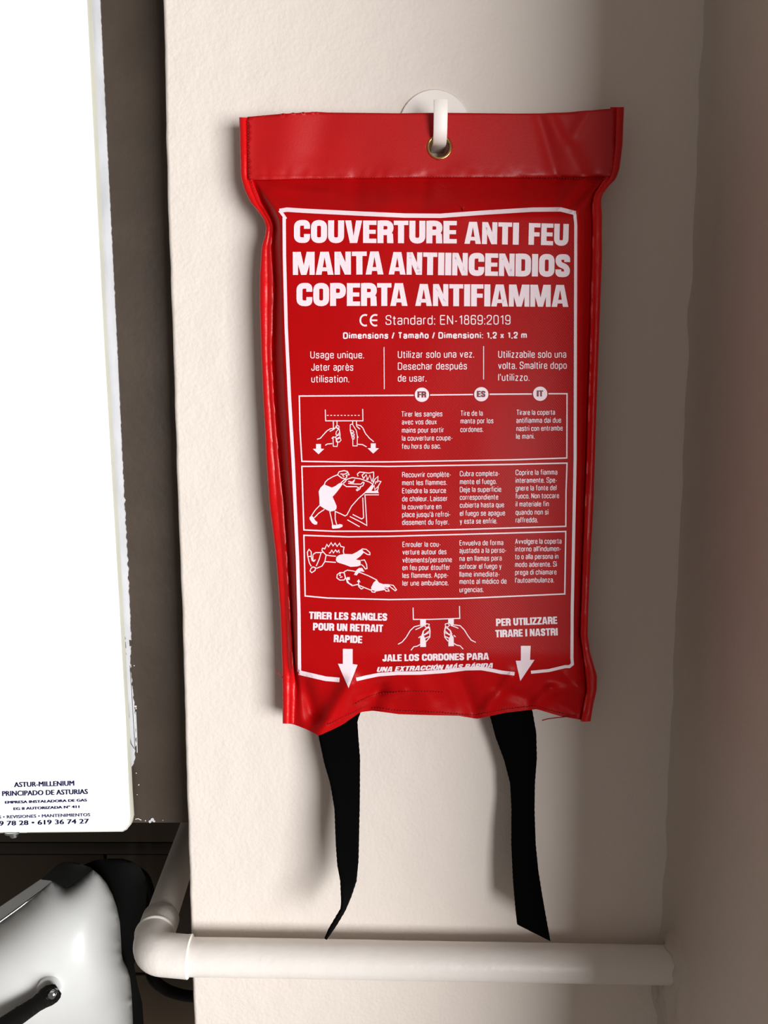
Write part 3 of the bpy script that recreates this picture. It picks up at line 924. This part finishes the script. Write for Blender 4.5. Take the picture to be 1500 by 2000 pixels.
for L in ([(605, 345), (600, 330), (615, 320), (635, 325), (640, 345), (625, 360)], [(635, 360), (648, 400), (615, 440), (600, 425), (605, 395)],
          [(602, 450), (645, 432), (652, 455), (612, 480), (598, 470)], [(608, 490), (655, 470), (662, 500), (640, 522), (615, 515)],
          [(565, 460), (600, 465), (605, 515), (622, 530), (615, 575), (568, 573)],
          [(775, 310), (800, 300), (815, 325), (850, 380), (862, 450), (860, 568), (808, 568), (806, 490), (790, 440), (775, 380)],
          [(780, 372), (810, 385), (820, 400), (800, 410), (785, 400)], [(785, 415), (825, 425), (822, 445), (795, 440)], [(795, 455), (825, 460), (820, 485), (800, 480)]):
    fl.stroke(z1(L), 1.6, True)
for k in range(10): fl.stroke(z1([(490 + k * 42, 195), (512 + k * 42, 195)]), 1.6)
for cx, top_ in ((388, 545), (1056, 537)):
    fl.poly(z1([(cx - 30, top_), (cx + 30, top_), (cx + 30, top_ + 57), (cx + 70, top_ + 60), (cx, top_ + 125), (cx - 70, top_ + 60), (cx - 30, top_ + 57)]))
fl.lay('pictogram', M['print'], bag, PR)

# ---- pictogram 2 and 3 (zoom 6.25 from 560,880)
z2 = lambda L: [(560 + x / 6.25, 880 + y / 6.25) for x, y in L]
fl = Flat()
fl.poly(z2([(455, 412), (550, 452), (590, 435), (625, 410), (640, 398), (690, 400), (640, 470), (600, 520), (560, 565), (585, 620), (610, 680), (605, 715), (580, 735), (530, 745), (460, 710), (400, 672), (398, 580), (390, 500), (410, 455)]))
fl.poly(z2([(300, 795), (325, 812), (345, 850), (375, 875), (370, 902), (340, 905), (310, 885), (280, 840), (278, 815)]))
fl.poly(z2([(552, 905), (600, 910), (650, 897), (682, 905), (680, 930), (640, 948), (560, 955), (550, 935)]))
for L in ([(620, 295), (560, 320), (500, 355), (470, 385), (460, 415)], [(620, 295), (640, 258), (700, 245), (740, 255), (762, 295), (725, 300), (735, 320), (715, 345), (670, 335), (620, 295)],
          [(655, 285), (700, 290), (745, 270)], [(680, 300), (700, 320)],
          [(400, 672), (345, 730), (300, 800)], [(460, 718), (390, 765), (335, 822)], [(525, 745), (545, 830), (560, 905)], [(592, 735), (592, 840), (610, 905)],
          [(590, 742), (655, 770), (712, 798), (735, 785), (790, 680), (870, 590), (960, 510), (1052, 410), (1010, 385), (900, 345), (800, 330), (735, 350)],
          [(660, 395), (700, 360), (735, 350), (715, 380), (690, 400)], [(690, 410), (730, 440), (800, 440), (850, 440), (880, 455), (850, 480), (860, 490), (890, 470), (905, 445)],
          [(750, 375), (800, 385), (832, 352), (815, 390), (770, 390)], [(750, 400), (820, 408), (905, 410), (930, 385), (945, 392), (930, 430), (890, 445)],
          [(870, 315), (862, 285), (890, 262), (950, 268), (1000, 275), (1060, 262), (1062, 320), (1050, 360), (1060, 400)],
          [(935, 340), (920, 300), (950, 275)], [(935, 345), (970, 295), (990, 355), (1015, 300), (1040, 380)], [(975, 360), (985, 330)],
          [(1060, 390), (1075, 350), (1115, 315), (1110, 370), (1150, 378), (1120, 430), (1110, 490)], [(1080, 410), (1090, 380), (1115, 385)], [(1020, 500), (1070, 425), (1075, 480), (1110, 440)],
          [(1125, 540), (955, 540), (965, 700), (978, 915), (900, 870), (770, 805)], [(928, 575), (938, 820), (915, 835), (805, 780)], [(740, 845), (890, 930)]):
    fl.stroke(z2(L), 1.9)
fl.poly(z2([(950, 518), (1050, 420), (1065, 430), (1030, 490), (1060, 495), (1110, 480), (1125, 520)]))
fl.lay('pictogram', M['print'], bag, PR)

fl = Flat()
fl.poly(z2([(605, 1300), (640, 1275), (700, 1262), (800, 1265), (850, 1240), (915, 1200), (945, 1240), (900, 1290), (845, 1330), (900, 1340), (905, 1400), (860, 1415), (780, 1420), (700, 1390), (620, 1365), (600, 1340)]))
fl.poly(z2([(1100, 1575), (1125, 1610), (1175, 1630), (1240, 1630), (1265, 1650), (1240, 1675), (1200, 1665), (1180, 1670), (1210, 1700), (1180, 1705), (1090, 1720), (1040, 1700), (1030, 1670), (1060, 1610)]))
fl.poly(z2([(820, 1515), (850, 1460), (880, 1435), (920, 1432), (950, 1480), (900, 1475), (880, 1490), (855, 1525)]))
fl.poly(z2([(735, 1545), (770, 1545), (770, 1580), (725, 1580)])); fl.poly(z2([(855, 1600), (880, 1570), (902, 1610)]))
for L in ([(435, 1190), (430, 1220), (480, 1275), (540, 1285), (600, 1290)], [(435, 1190), (465, 1200), (490, 1145), (510, 1175), (542, 1125), (565, 1165), (590, 1130), (615, 1170), (645, 1130), (660, 1170), (700, 1180), (690, 1230), (700, 1270)],
          [(515, 1250), (530, 1250), (550, 1215), (570, 1250), (595, 1212), (615, 1240), (635, 1215), (642, 1250)],
          [(320, 1270), (355, 1245), (420, 1245), (445, 1240)], [(420, 1245), (395, 1330), (360, 1410)], [(480, 1280), (465, 1355), (600, 1365)], [(465, 1355), (430, 1410), (360, 1440)],
          [(320, 1275), (318, 1330), (335, 1350), (350, 1330)], [(258, 1295), (275, 1370), (300, 1415)], [(300, 1290), (308, 1340), (330, 1355)],
          [(915, 1200), (970, 1205), (1015, 1245), (1015, 1272), (985, 1268), (940, 1240)],
          [(905, 1340), (950, 1335), (975, 1390), (980, 1440), (960, 1445), (935, 1410), (910, 1390)],
          [(700, 1480), (740, 1460), (810, 1470), (900, 1490), (1000, 1530), (1100, 1580)], [(700, 1480), (715, 1540), (740, 1610), (800, 1650), (860, 1635), (930, 1665), (1030, 1705)],
          [(735, 1580), (760, 1620), (800, 1640)], [(875, 1600), (880, 1660), (910, 1690), (935, 1680)], [(1030, 1690), (1040, 1725), (1075, 1730), (1085, 1715)],
          [(640, 1520), (660, 1530)], [(650, 1550), (680, 1540)], [(655, 1495), (650, 1515)]):
    fl.stroke(z2(L), 1.9)
for L in ([(272, 1205), (298, 1235), (300, 1290), (258, 1295), (252, 1240)], [(320, 1420), (352, 1430), (345, 1465), (305, 1490), (285, 1470), (295, 1440)],
          [(700, 1490), (650, 1490), (615, 1515), (612, 1555), (650, 1582), (700, 1580), (715, 1555)],
          [(1180, 1668), (1240, 1690), (1250, 1715), (1210, 1715)], [(1240, 1635), (1300, 1645), (1340, 1700), (1325, 1712), (1270, 1670)]):
    fl.stroke(z2(L), 1.9, True)
fl.lay('pictogram', M['print'], bag, PR)

# ---- pictogram 4 (zoom 7.5 from 760,1170)
z4 = lambda L: [(760 + x / 7.5, 1170 + y / 7.5) for x, y in L]
fl = Flat()
fl.stroke(z4([(350, 125), (355, 298), (600, 298), (1035, 283), (1030, 103)]), 2.0)
fl.poly(z4([(455, 300), (540, 300), (540, 370), (500, 390), (455, 400)])); fl.poly(z4([(865, 292), (948, 288), (948, 385), (915, 385), (865, 350)]))
fl.poly(z4([(455, 560), (490, 500), (520, 560), (540, 620), (540, 702), (455, 702)])); fl.poly(z4([(908, 505), (945, 560), (950, 690), (868, 692), (868, 600)]))
for L in ([(130, 662), (190, 630), (250, 560), (310, 460), (370, 405), (450, 385)], [(385, 450), (440, 425), (510, 390)], [(320, 750), (360, 700), (410, 690), (455, 665)], [(430, 570), (460, 545)],
          [(590, 405), (600, 470), (595, 560), (540, 625)], [(510, 530), (590, 490)], [(515, 580), (595, 545)], [(540, 430), (500, 470), (480, 530)],
          [(1270, 635), (1200, 600), (1150, 530), (1100, 450), (1040, 390), (950, 378)], [(1015, 430), (960, 405), (900, 385)], [(1085, 735), (1040, 685), (990, 675), (950, 650)], [(975, 555), (945, 530)],
          [(825, 400), (808, 480), (815, 560), (865, 620)], [(895, 530), (815, 490)], [(890, 580), (812, 545)], [(850, 420), (900, 465), (920, 520)]):
    fl.stroke(z4(L), 1.9)
for L in ([(520, 390), (550, 360), (588, 370), (580, 405), (545, 420)], [(885, 385), (860, 355), (822, 365), (825, 400), (860, 410)],
          [(580, 415), (595, 460), (520, 520), (495, 510), (510, 460)], [(830, 415), (815, 460), (880, 520), (905, 505), (890, 460)]): fl.stroke(z4(L), 1.7, True)
fl.lay('pictogram', M['print'], bag, PR)

# ================================================================ WALL HOOK
hookt = thing('wall_hook', P(848, 250, -0.001), 'white round adhesive wall hook holding the red pouch', 'hook')
c = P(848, 250, 0.0)
R0 = (P(848, 176, 0) - c).length
prof = [(R0, 0.0), (R0, -0.0010), (R0 - 0.0006, -0.0018), (R0 * 0.8, -0.0024), (R0 * 0.4, -0.0030), (0.0001, -0.0032)]
V, F = [], []
n = 64
for r, y in prof:
    for k in range(n):
        a = 2 * math.pi * k / n; V.append((c.x + r * math.cos(a), y, c.z + r * math.sin(a)))
for j in range(len(prof) - 1):
    for k in range(n):
        F.append((j * n + k, j * n + (k + 1) % n, (j + 1) * n + (k + 1) % n, (j + 1) * n + k))
F.append(tuple((len(prof) - 1) * n + k for k in range(n)))
mesh_obj('base_disc', V, F, M['hook'], hookt, angle=40)
# hook arm: out through the eyelet, then up in front of the header band
zb = P(858, 279, -0.016).z; zt = P(860, 199, -0.023).z
xb = P(858, 283, -0.016).x; xt = P(860, 200, -0.023).x
path = []
for k in range(8): path.append((-0.003 - 0.0135 * k / 7, zb - 0.0006 * k / 7))
for k in range(1, 9):
    a = math.pi / 2 * k / 8; path.append((-0.0165 - 0.0075 * math.sin(a), zb - 0.0006 + 0.0075 * (1 - math.cos(a))))
z_s = path[-1][1]
for k in range(1, 9): path.append((-0.0240 - 0.0014 * math.sin(math.pi * k / 9), z_s + (zt - z_s) * k / 8))
V, F = [], []
wd = 0.0036; tk = 0.0011
for i, (y, z) in enumerate(path):
    a = path[max(i - 1, 0)]; b = path[min(i + 1, len(path) - 1)]
    ty, tz_ = b[0] - a[0], b[1] - a[1]; L = math.hypot(ty, tz_); ny, nz = -tz_ / L, ty / L
    x = xb + (xt - xb) * max(0, (z - zb) / (zt - zb))
    for (u, v) in ((-1, -0.6), (-0.85, -1), (0.85, -1), (1, -0.6), (1, 0.6), (0.85, 1), (-0.85, 1), (-1, 0.6)):
        V.append((x + u * wd, y + ny * v * tk, z + nz * v * tk))
for i in range(len(path) - 1):
    for k in range(8): F.append((i * 8 + k, i * 8 + (k + 1) % 8, (i + 1) * 8 + (k + 1) % 8, (i + 1) * 8 + k))
F.append(tuple(range(8))); F.append(tuple((len(path) - 1) * 8 + k for k in range(8)))
bm = bmesh.new(); vs = [bm.verts.new(v) for v in V]
for f in F: bm.faces.new([vs[i] for i in f])
bmesh.ops.recalc_face_normals(bm, faces=bm.faces[:])
bm_obj('hook_arm', bm, M['hook'], hookt, angle=50)

# ================================================================ PIPE
PY = -0.0145
pa, pb = P(340, 1868, PY), P(1309, 1884.5, PY)
pb = pa + (pb - pa) * ((XR - 0.0006 - pa.x) / (pb.x - pa.x))
pr_ = 0.0107
pipe = thing('water_pipe', pb, 'white painted pipe running low along the wall and turning back beside the dark panel', 'pipe')
pts = [pa + (pb - pa) * (k / 60) for k in range(61)]
pts = [p + Vector((0, 0, 0.0003 * noise.noise(Vector((p.x * 30, 0, 1))))) for p in pts]
V, F = tube(pts, pr_, 36)
mesh_obj('horizontal_pipe', V, F, M['pipe'], pipe, angle=50)
# elbow fitting
hd = (pa - pb).normalized()
e0 = P(303, 1866, PY)                       # where the bend begins
bk = P(385, 1590, 0.17)                     # far end of the receding pipe
crn = P(290, 1864, PY)
rd = (bk - crn).normalized()
bend = []
rb = 0.013
s0, s1 = crn - hd * rb * 0.9, crn + rd * rb * 1.3
for k in range(13):
    t = k / 12; bend.append(s0 * (1 - t) ** 2 + crn * 2 * t * (1 - t) + s1 * t * t)
col0 = P(373, 1868, PY)
sl = [col0, col0 + hd * 0.0006, col0 + hd * 0.004] + bend[1:] 
end = s1 + rd * 0.020
sl += [s1 + rd * 0.006, s1 + rd * 0.019, end]
rads = [pr_ + 0.0003, pr_ + 0.0015, pr_ + 0.0012] + [pr_ + 0.0012] * (len(bend) - 1) + [pr_ + 0.0012, pr_ + 0.0013, pr_ + 0.0003]
V, F = tube(sl, rads, 36)
mesh_obj('elbow', V, F, M['pipe'], pipe, angle=60)
# soldered collar ring round the bend's upper mouth
ring = [s1 + rd * 0.001 + rd * (0.0022 * k / 4) for k in range(5)]
V, F = tube(ring, [pr_ + 0.0010, pr_ + 0.0020, pr_ + 0.0023, pr_ + 0.0020, pr_ + 0.0010], 36)
mesh_obj('collar', V, F, M['pipe'], pipe, angle=60)
V, F = tube([end - rd * 0.003 + (bk - end) * (k / 30) for k in range(31)], pr_ * 0.97, 32)
mesh_obj('receding_pipe', V, F, M['pipe'], pipe, angle=50)

# rough plaster round the hole where the pipe enters the side wall
V, F = [], []
na, nb = 56, 12
cz = pb.z
for a in range(na):
    an = 2 * math.pi * a / na
    wob = 1 + 0.28 * noise.noise(Vector((math.cos(an) * 2.2, math.sin(an) * 2.2, 5)))
    for b in range(nb + 1):
        u = b / nb
        r = pr_ * 0.96 + 0.010 * wob * u
        hgt = 0.0050 * (1 - u) ** 0.7 * (0.75 + 0.7 * noise.noise(Vector((math.cos(an) * 1.6, math.sin(an) * 1.6, u * 2)))) - 0.0012 * u
        yy = PY + r * math.cos(an)
        V.append((XR - hgt - 0.0008, min(yy, -0.0004), cz + r * 1.1 * math.sin(an)))
for a in range(na):
    for b in range(nb):
        c = (a + 1) % na
        F.append((a * (nb + 1) + b, a * (nb + 1) + b + 1, c * (nb + 1) + b + 1, c * (nb + 1) + b))
mesh_obj('plaster_collar', V, F, M['plaster_shaded'], pipe)

# ================================================================ BOILER
YF = 0.018
boiler = thing('wall_boiler', P(100, 1400, YF), 'white enamelled boiler cover with an installer sticker at its lower corner', 'boiler')


def loft(rings, cap0=True, cap1=True):
    V = [p for r in rings for p in r]; n = len(rings[0]); F = []
    for j in range(len(rings) - 1):
        for k in range(n): F.append((j * n + k, j * n + (k + 1) % n, (j + 1) * n + (k + 1) % n, (j + 1) * n + k))
    if cap0: F.append(tuple(range(n))[::-1])
    if cap1: F.append(tuple((len(rings) - 1) * n + k for k in range(n)))
    bm = bmesh.new(); vs = [bm.verts.new(v) for v in V]
    for f in F: bm.faces.new([vs[i] for i in f])
    bmesh.ops.recalc_face_normals(bm, faces=bm.faces[:])
    return bm


fr = [(-420, -220), (155, -220), (162, 0), (199, 682), (222, 1100), (231, 1250), (241, 1400), (247, 1550), (248, 1595), (247, 1608), (243, 1617), (236, 1621.5), (-420, 1628)]
of = [(-420, -224), (168, -220), (176, 0), (208, 682), (233, 1100), (241, 1250), (249, 1400), (256, 1550), (259, 1596), (256, 1610), (248, 1620), (240, 1624.5), (-420, 1631)]
r0 = [P(x, y, YF) for x, y in fr]
r1 = [P(x * 0.45 + X * 0.55, y * 0.45 + Y_ * 0.55, YF + 0.0007) for (x, y), (X, Y_) in zip(fr, of)]
r2 = [P(x, y, YF + 0.0028) for x, y in of]
r3 = [Vector((p.x, YF + 0.006, p.z)) for p in r2]
bm_obj('front_cover', loft([r0, r1, [p + Vector((0, 0.002, 0)) for p in r1]]), M['boiler'], boiler, angle=25)
bm_obj('cover_edge', loft([[p + Vector((0, 0.0001, 0)) for p in r1], r2, r3]), M['boiler_edge'], boiler, angle=25)
xb0 = r2[0].x; xb1 = P(60, 1000, YF + 0.01).x
bm_obj('casing', box_bm(xb0, xb1, YF + 0.006, 0.36, r2[-1].z + 0.004, 0.58, 0.002), M['panel'], boiler)
# sticker
stc = [(-60, 1521), (172, 1512), (178, 1612), (-60, 1618)]
V = [P(x, y, YF - 0.00015) for x, y in stc] + [P(x, y, YF + 0.0001) for x, y in stc]
st = mesh_obj('sticker', V, [(0, 1, 2, 3), (4, 7, 6, 5), (0, 4, 5, 1), (1, 5, 6, 2), (2, 6, 7, 3), (3, 7, 4, 0)], M['sticker'], boiler, smooth=False)
SP = lambda x, y: P(x, y, YF - 0.00035)
zz = lambda x, y: (x / 5.769, 1490 + y / 5.769)
fl = Flat()


def zline(t, x0, y0, x1, y1, cap, bold):
    a, b = zz(x0, y0), zz(x1, y1)
    for dx in ((-bold, 0, bold) if bold else (0,)): line(fl, t, a[0] + dx, a[1], b[0] + dx, b[1], cap / 5.769, 0.0)


zline('ASTUR-MILLENIUM', 162, 274, 835, 256, 54, 0.6)
zline('PRINCIPADO DE ASTURIAS', 28, 374, 988, 350, 54, 0.6)
zline('EMPRESA INSTALADORA DE GAS', 60, 460, 978, 434, 28, 0.7)
zline('EG II AUTORIZADA N° 411', 155, 532, 893, 508, 28, 0.7)
zline('S • REVISIONES • MANTENIMIENTOS', -12, 628, 1016, 600, 33, 0.35)
zline('9 78 28 • 619 36 74 27', -5, 708, 1000, 682, 50, 0.6)
ob = fl.lay('sticker_lettering', M['navy'], st, SP, sub=False)
# bolt and bracket under the boiler
bx = P(27, 1624, 0.0225)
V, F = tube([bx + Vector((0, 0, 0.003)), bx + Vector((0, 0, -0.0030)), bx + Vector((0, 0, -0.0036))], [0.0026, 0.0026, 0.0020], 16)
mesh_obj('bolt', V, F, M['steel'], boiler, angle=40)
V, F = tube([bx + Vector((0, 0, 0.0015)), bx + Vector((0, 0, 0.0002)), bx + Vector((0, 0, -0.0004))], [0.0058, 0.0058, 0.0045], 24)
mesh_obj('washer', V, F, M['steel'], boiler, angle=40)
bm_obj('bracket', box_bm(bx.x - 0.009, bx.x + 0.010, 0.0195, 0.027, bx.z + 0.0006, bx.z + 0.0018, 0.0004), M['boiler_edge'], boiler)

# ================================================================ DARK PANEL between boiler and wall
YP = 0.027
pz0 = P(300, 1607.5, YP).z
xa = P(110, 1000, YP).x + 0.0
panel = thing('metal_panel', P(300, 1607, YP), 'dark grey metal sheet filling the gap between boiler and plaster wall', 'panel')
bm_obj('sheet', box_bm(xb1 + 0.001, XL - 0.0012, YP, YP + 0.012, pz0, 0.60, 0.0006), M['panel'], panel)
# white filler left along the boiler side: ragged right edge
SRt = [(-220, 186), (0, 195.5), (300, 210), (682, 229), (900, 239), (1100, 249.5), (1250, 256), (1300, 254), (1400, 264.5), (1440, 266), (1490, 262), (1500, 256)]
outl = []
y = -220
while y <= 1500:
    amp = 1.2 if y < 900 else 3.2
    outl.append((interp(SRt, y) + amp * noise.noise(Vector((y / 9.0, 0, 3))) + amp * 0.6 * noise.noise(Vector((y / 3.5, 0, 8))), y)); y += 3.5
left = [(interp([(-220, 150), (1500, 225)], yy), yy) for yy in range(1500, -221, -60)]
V2, F2 = cdt_sheet(outl + left, [], 14, lambda x, y: P(x, y, YP - 0.0006))
o = mesh_obj('filler_strip', V2, F2, M['filler'], panel, smooth=False)
md = o.modifiers.new('thickness', 'SOLIDIFY'); md.thickness = 0.0010; md.offset = 0
o['label'] = 'ragged white filler left along the edge'
# dark chips and cracks in the filler, paint specks on the sheet
fl = Flat()
for L, wd in (([(241, 1243), (243, 1249)], 6), ([(242, 1254), (243, 1266)], 7), ([(243, 1270), (245, 1279)], 4), ([(254, 1250), (255, 1262)], 3.5),
              ([(254, 1300), (259, 1380), (264, 1465)], 1.0), ([(250, 1372), (252, 1402)], 2.2), ([(252, 1433), (256, 1452), (262, 1462)], 1.4)):
    fl.stroke(L, wd)
fl.lay('crack', M['panel'], panel, lambda x, y: P(x, y, YP - 0.00125), sub=False)
fl = Flat()
for (x, y, r) in ((265, 1380, 2.2), (266, 1384, 1.5), (266, 1510, 1.2), (271, 1533, 1.4), (268, 1552, 1.0), (297, 1601, 4.0), (293, 1605, 3), (301, 1604, 2.2), (284, 1603, 1.3), (318, 1602, 1.0), (262, 1300, 1.3)):
    fl = Flat(); fl.poly([(x + r * (0.7 + 0.5 * random.random()) * math.cos(k), y + r * (0.7 + 0.5 * random.random()) * math.sin(k)) for k in [i * 0.785 for i in range(8)]])
    fl.lay('paint_speck', M['filler'], panel, lambda x, y: P(x, y, YP - 0.0005), sub=False)
fl = Flat(); fl.stroke([(264, 1600), (270, 1599), (276, 1602)], 1.5)
fl.lay('paint_smear', M['filler'], panel, lambda x, y: P(x, y, YP - 0.0005), sub=False)
fl = Flat(); fl.stroke([(265, 1390), (267, 1430), (268, 1470)], 1.6)
fl.lay('paint_smear', M['filler'], panel, lambda x, y: P(x, y, YP - 0.0005), sub=False)

# ================================================================ WHITE APPLIANCE lower left
YA = 0.155
app = thing('kitchen_appliance', P(60, 1990, 0.0), 'white rounded kitchen appliance with black top and black lever, below the boiler', 'appliance')


def dome(outline, step, yface, fn_bulge, depth, name, material, taper=0.93, smooth_it=0, inflate=0.0):
    outl = dense(outline, step * 0.8)
    poly = outl
    def dist(x, y):
        m = 1e9
        for i in range(len(poly)):
            x0, y0 = poly[i - 1]; x1, y1 = poly[i]
            dx, dy = x1 - x0, y1 - y0; L2 = dx * dx + dy * dy or 1
            t = max(0, min(1, ((x - x0) * dx + (y - y0) * dy) / L2))
            m = min(m, (x - x0 - t * dx) ** 2 + (y - y0 - t * dy) ** 2)
        return math.sqrt(m)
    V, F = cdt_sheet(outl, [], step, lambda x, y: P(x, y, yface - fn_bulge(x, y, dist(x, y))))
    # side wall going straight back from the rim
    bm = bmesh.new(); vs = [bm.verts.new(v) for v in V]
    for f in F:
        try: bm.faces.new([vs[i] for i in f])
        except ValueError: pass
    rim = {v for v in bm.verts if v.is_boundary}
    for _ in range(smooth_it):
        new = {}
        for v in bm.verts:
            if v in rim or not v.link_edges: continue
            new[v] = sum(e.other_vert(v).co.y for e in v.link_edges) / len(v.link_edges)
        for v, y in new.items(): v.co.y = 0.4 * v.co.y + 0.6 * y
    if inflate:                                    # blow the sheet up like a membrane held at its rim
        inner = [v for v in bm.verts if v not in rim and v.link_edges]
        hgt = {v: 0.0 for v in bm.verts}
        for _ in range(500):
            for v in inner: hgt[v] = sum(hgt[e.other_vert(v)] for e in v.link_edges) / len(v.link_edges) + 1.0
        mx = max(hgt.values())
        for v in bm.verts:
            dv = v.co - CAMLOC
            yn_ = yface - inflate * (hgt[v] / mx) ** 0.62
            v.co = CAMLOC + dv * ((yn_ - CAMLOC.y) / dv.y)
    cx = sum(p[0] for p in outl) / len(outl); cy = sum(p[1] for p in outl) / len(outl)
    be = [e for e in bm.edges if len(e.link_faces) == 1]
    r = bmesh.ops.extrude_edge_only(bm, edges=be)
    nv = [g for g in r['geom'] if isinstance(g, bmesh.types.BMVert)]
    cw = P(cx, cy, yface)
    for v in nv:                                   # the sides taper backwards
        y1_ = v.co.y + depth
        dv = v.co - CAMLOC; t_ = (y1_ - CAMLOC.y) / dv.y
        v.co = CAMLOC + dv * t_
        c1 = CAMLOC + (cw - CAMLOC) * ((y1_ - CAMLOC.y) / (cw - CAMLOC).y)
        v.co = c1 + (v.co - c1) * taper
    be2 = [g for g in r['geom'] if isinstance(g, bmesh.types.BMEdge) and len(g.link_faces) == 1]
    bmesh.ops.holes_fill(bm, edges=be2)
    bmesh.ops.recalc_face_normals(bm, faces=bm.faces[:])
    return bm_obj(name, bm, material, app, angle=60)


def bulge_white(x, y, d):
    e = min(1.0, d / 110.0)
    return 0.042 * e * (2 - e) ** 1.2 / 1.0 + 0.012 * sm(1700, 2050, y)


white = [(-160, 1905), (-60, 1842), (0, 1800), (78, 1741), (101, 1721), (116, 1727), (130, 1733), (137, 1730), (150, 1722), (182, 1699), (196, 1710), (208, 1725), (220, 1748), (228, 1772), (234, 1800), (236, 1830),
         (237.5, 1862), (240, 1875), (249, 1893), (254, 1910), (257, 1940), (259, 1980), (262, 2080), (-160, 2080)]
dome(white, 9, YA + 0.006, bulge_white, 0.05, 'body_shell', M['white_shell'], 0.95, 0, 0.05)
grey = [(-160, 1872), (0, 1771), (40, 1744), (80, 1717), (104, 1719), (80, 1739), (0, 1797), (-160, 1902)]
dome(grey, 8, YA - 0.006, lambda x, y, d: 0.008 * min(1, d / 14.0), 0.05, 'lid_rim', M['grey_shell'], 0.97, 30)
fl = Flat(); fl.stroke([(-100, 1868), (0, 1800), (70, 1745), (79, 1741)], 3.0)
V, F = tube([P(x, y, YA - 0.022 - 0.00022 * (77 - x)) for x, y in ((-100, 1869), (-40, 1829), (0, 1800), (40, 1771), (77, 1742))], [0.0009, 0.0009, 0.0009, 0.0009, 0.0004], 10)
mesh_obj('chrome_line', V, F, M['steel'], app)
capo = [(80, 1718), (95, 1704), (112, 1689), (124, 1683.5), (140, 1683), (158, 1687), (170, 1692), (182, 1698), (168, 1709), (150, 1722), (137, 1731), (131, 1734), (122, 1731), (110, 1724), (98, 1720)]
dome(capo, 7, YA - 0.016, lambda x, y, d: 0.008 * math.sqrt(min(1, d / 22.0)), 0.05, 'black_cap', M['black_matt'], 0.93, 25)
back = [(150, 1700), (166, 1688), (185, 1680), (205, 1677), (240, 1677), (260, 1683), (275, 1695), (284, 1712), (287, 1735), (285, 1765), (279, 1795), (272, 1830), (268, 1862), (262, 1885), (268, 1920), (278, 1960), (286, 2080), (150, 2080)]
dome(back, 11, YA + 0.034, lambda x, y, d: 0.008 * math.sqrt(min(1, d / 30.0)), 0.07, 'back_housing', M['black_matt'], 0.93, 25)
# lever with bolt
Yl = YA - 0.060
fl = Flat()
la, lb = (104, 1938), (-60, 2050)
lev = []
dx, dy = lb[0] - la[0], lb[1] - la[1]; L = math.hypot(dx, dy); ux, uy = dx / L, dy / L; nx, ny = -uy, ux
pts_ = [(-12, 11), (-6, 16.5), (4, 20), (16, 20), (28, 17.5), (42, 16), (110, 18.5), (L, 21)]
for (s_, w_) in pts_: lev.append((la[0] + ux * s_ + nx * w_, la[1] + uy * s_ + ny * w_))
for (s_, w_) in reversed(pts_): lev.append((la[0] + ux * s_ - nx * w_, la[1] + uy * s_ - ny * w_))
dome(lev, 6, Yl + 0.006, lambda x, y, d: 0.0045 * math.sqrt(min(1, d / 9.0)), 0.006, 'lever', M['black'], 0.93, 8)
bc = P(102, 1943, Yl - 0.0005)
V, F = tube([bc + Vector((0, 0.002, 0)), bc + Vector((0, -0.0012, 0)), bc + Vector((0, -0.0020, 0))], [0.0029, 0.0029, 0.002], 6 * 3)
mesh_obj('lever_bolt', V, F, M['steel'], app, angle=40)
for r_ in (0.0040, 0.0051):
    V, F = [], []
    pts = [bc + Vector((r_ * math.cos(a * math.pi / 12), -0.0002, r_ * math.sin(a * math.pi / 12))) for a in range(25)]
    V, F = tube(pts, 0.00022, 6, False)
    mesh_obj('bolt_ring', V, F, M['black'], app)
pc = P(95, 1931, YA - 0.046)
V, F = tube([pc + Vector((0, 0.012, 0)), pc + Vector((0, -0.0015, 0)), pc + Vector((0, -0.0022, 0))], [0.0088, 0.0088, 0.0078], 32)
mesh_obj('pivot_boss', V, F, M['white_shell'], app, angle=40)

# black power cable hanging behind the pipe
cab = []
for (x, y, Y) in ((262, 1700, 0.28), (284, 1720, 0.28), (294, 1770, 0.28), (288, 1850, 0.28), (296, 1905, 0.28), (320, 1930, 0.29), (350, 1942, 0.30), (376, 1946, 0.31), (400, 1947, 0.32)):
    cab.append(P(x, y, Y))
sp = []
for i in range(len(cab) - 1):
    p0 = cab[max(i - 1, 0)]; p1 = cab[i]; p2 = cab[i + 1]; p3 = cab[min(i + 2, len(cab) - 1)]
    for k in range(8):
        t = k / 8
        sp.append(0.5 * ((2 * p1) + (p2 - p0) * t + (2 * p0 - 5 * p1 + 4 * p2 - p3) * t * t + (3 * p1 - p0 - 3 * p2 + p3) * t ** 3))
V, F = tube(sp, 0.0055, 12)
o = mesh_obj('power_cable', V, F, M['black_matt'], None)
o['label'] = 'thick black cable looping behind the white pipe elbow'; o['category'] = 'cable'
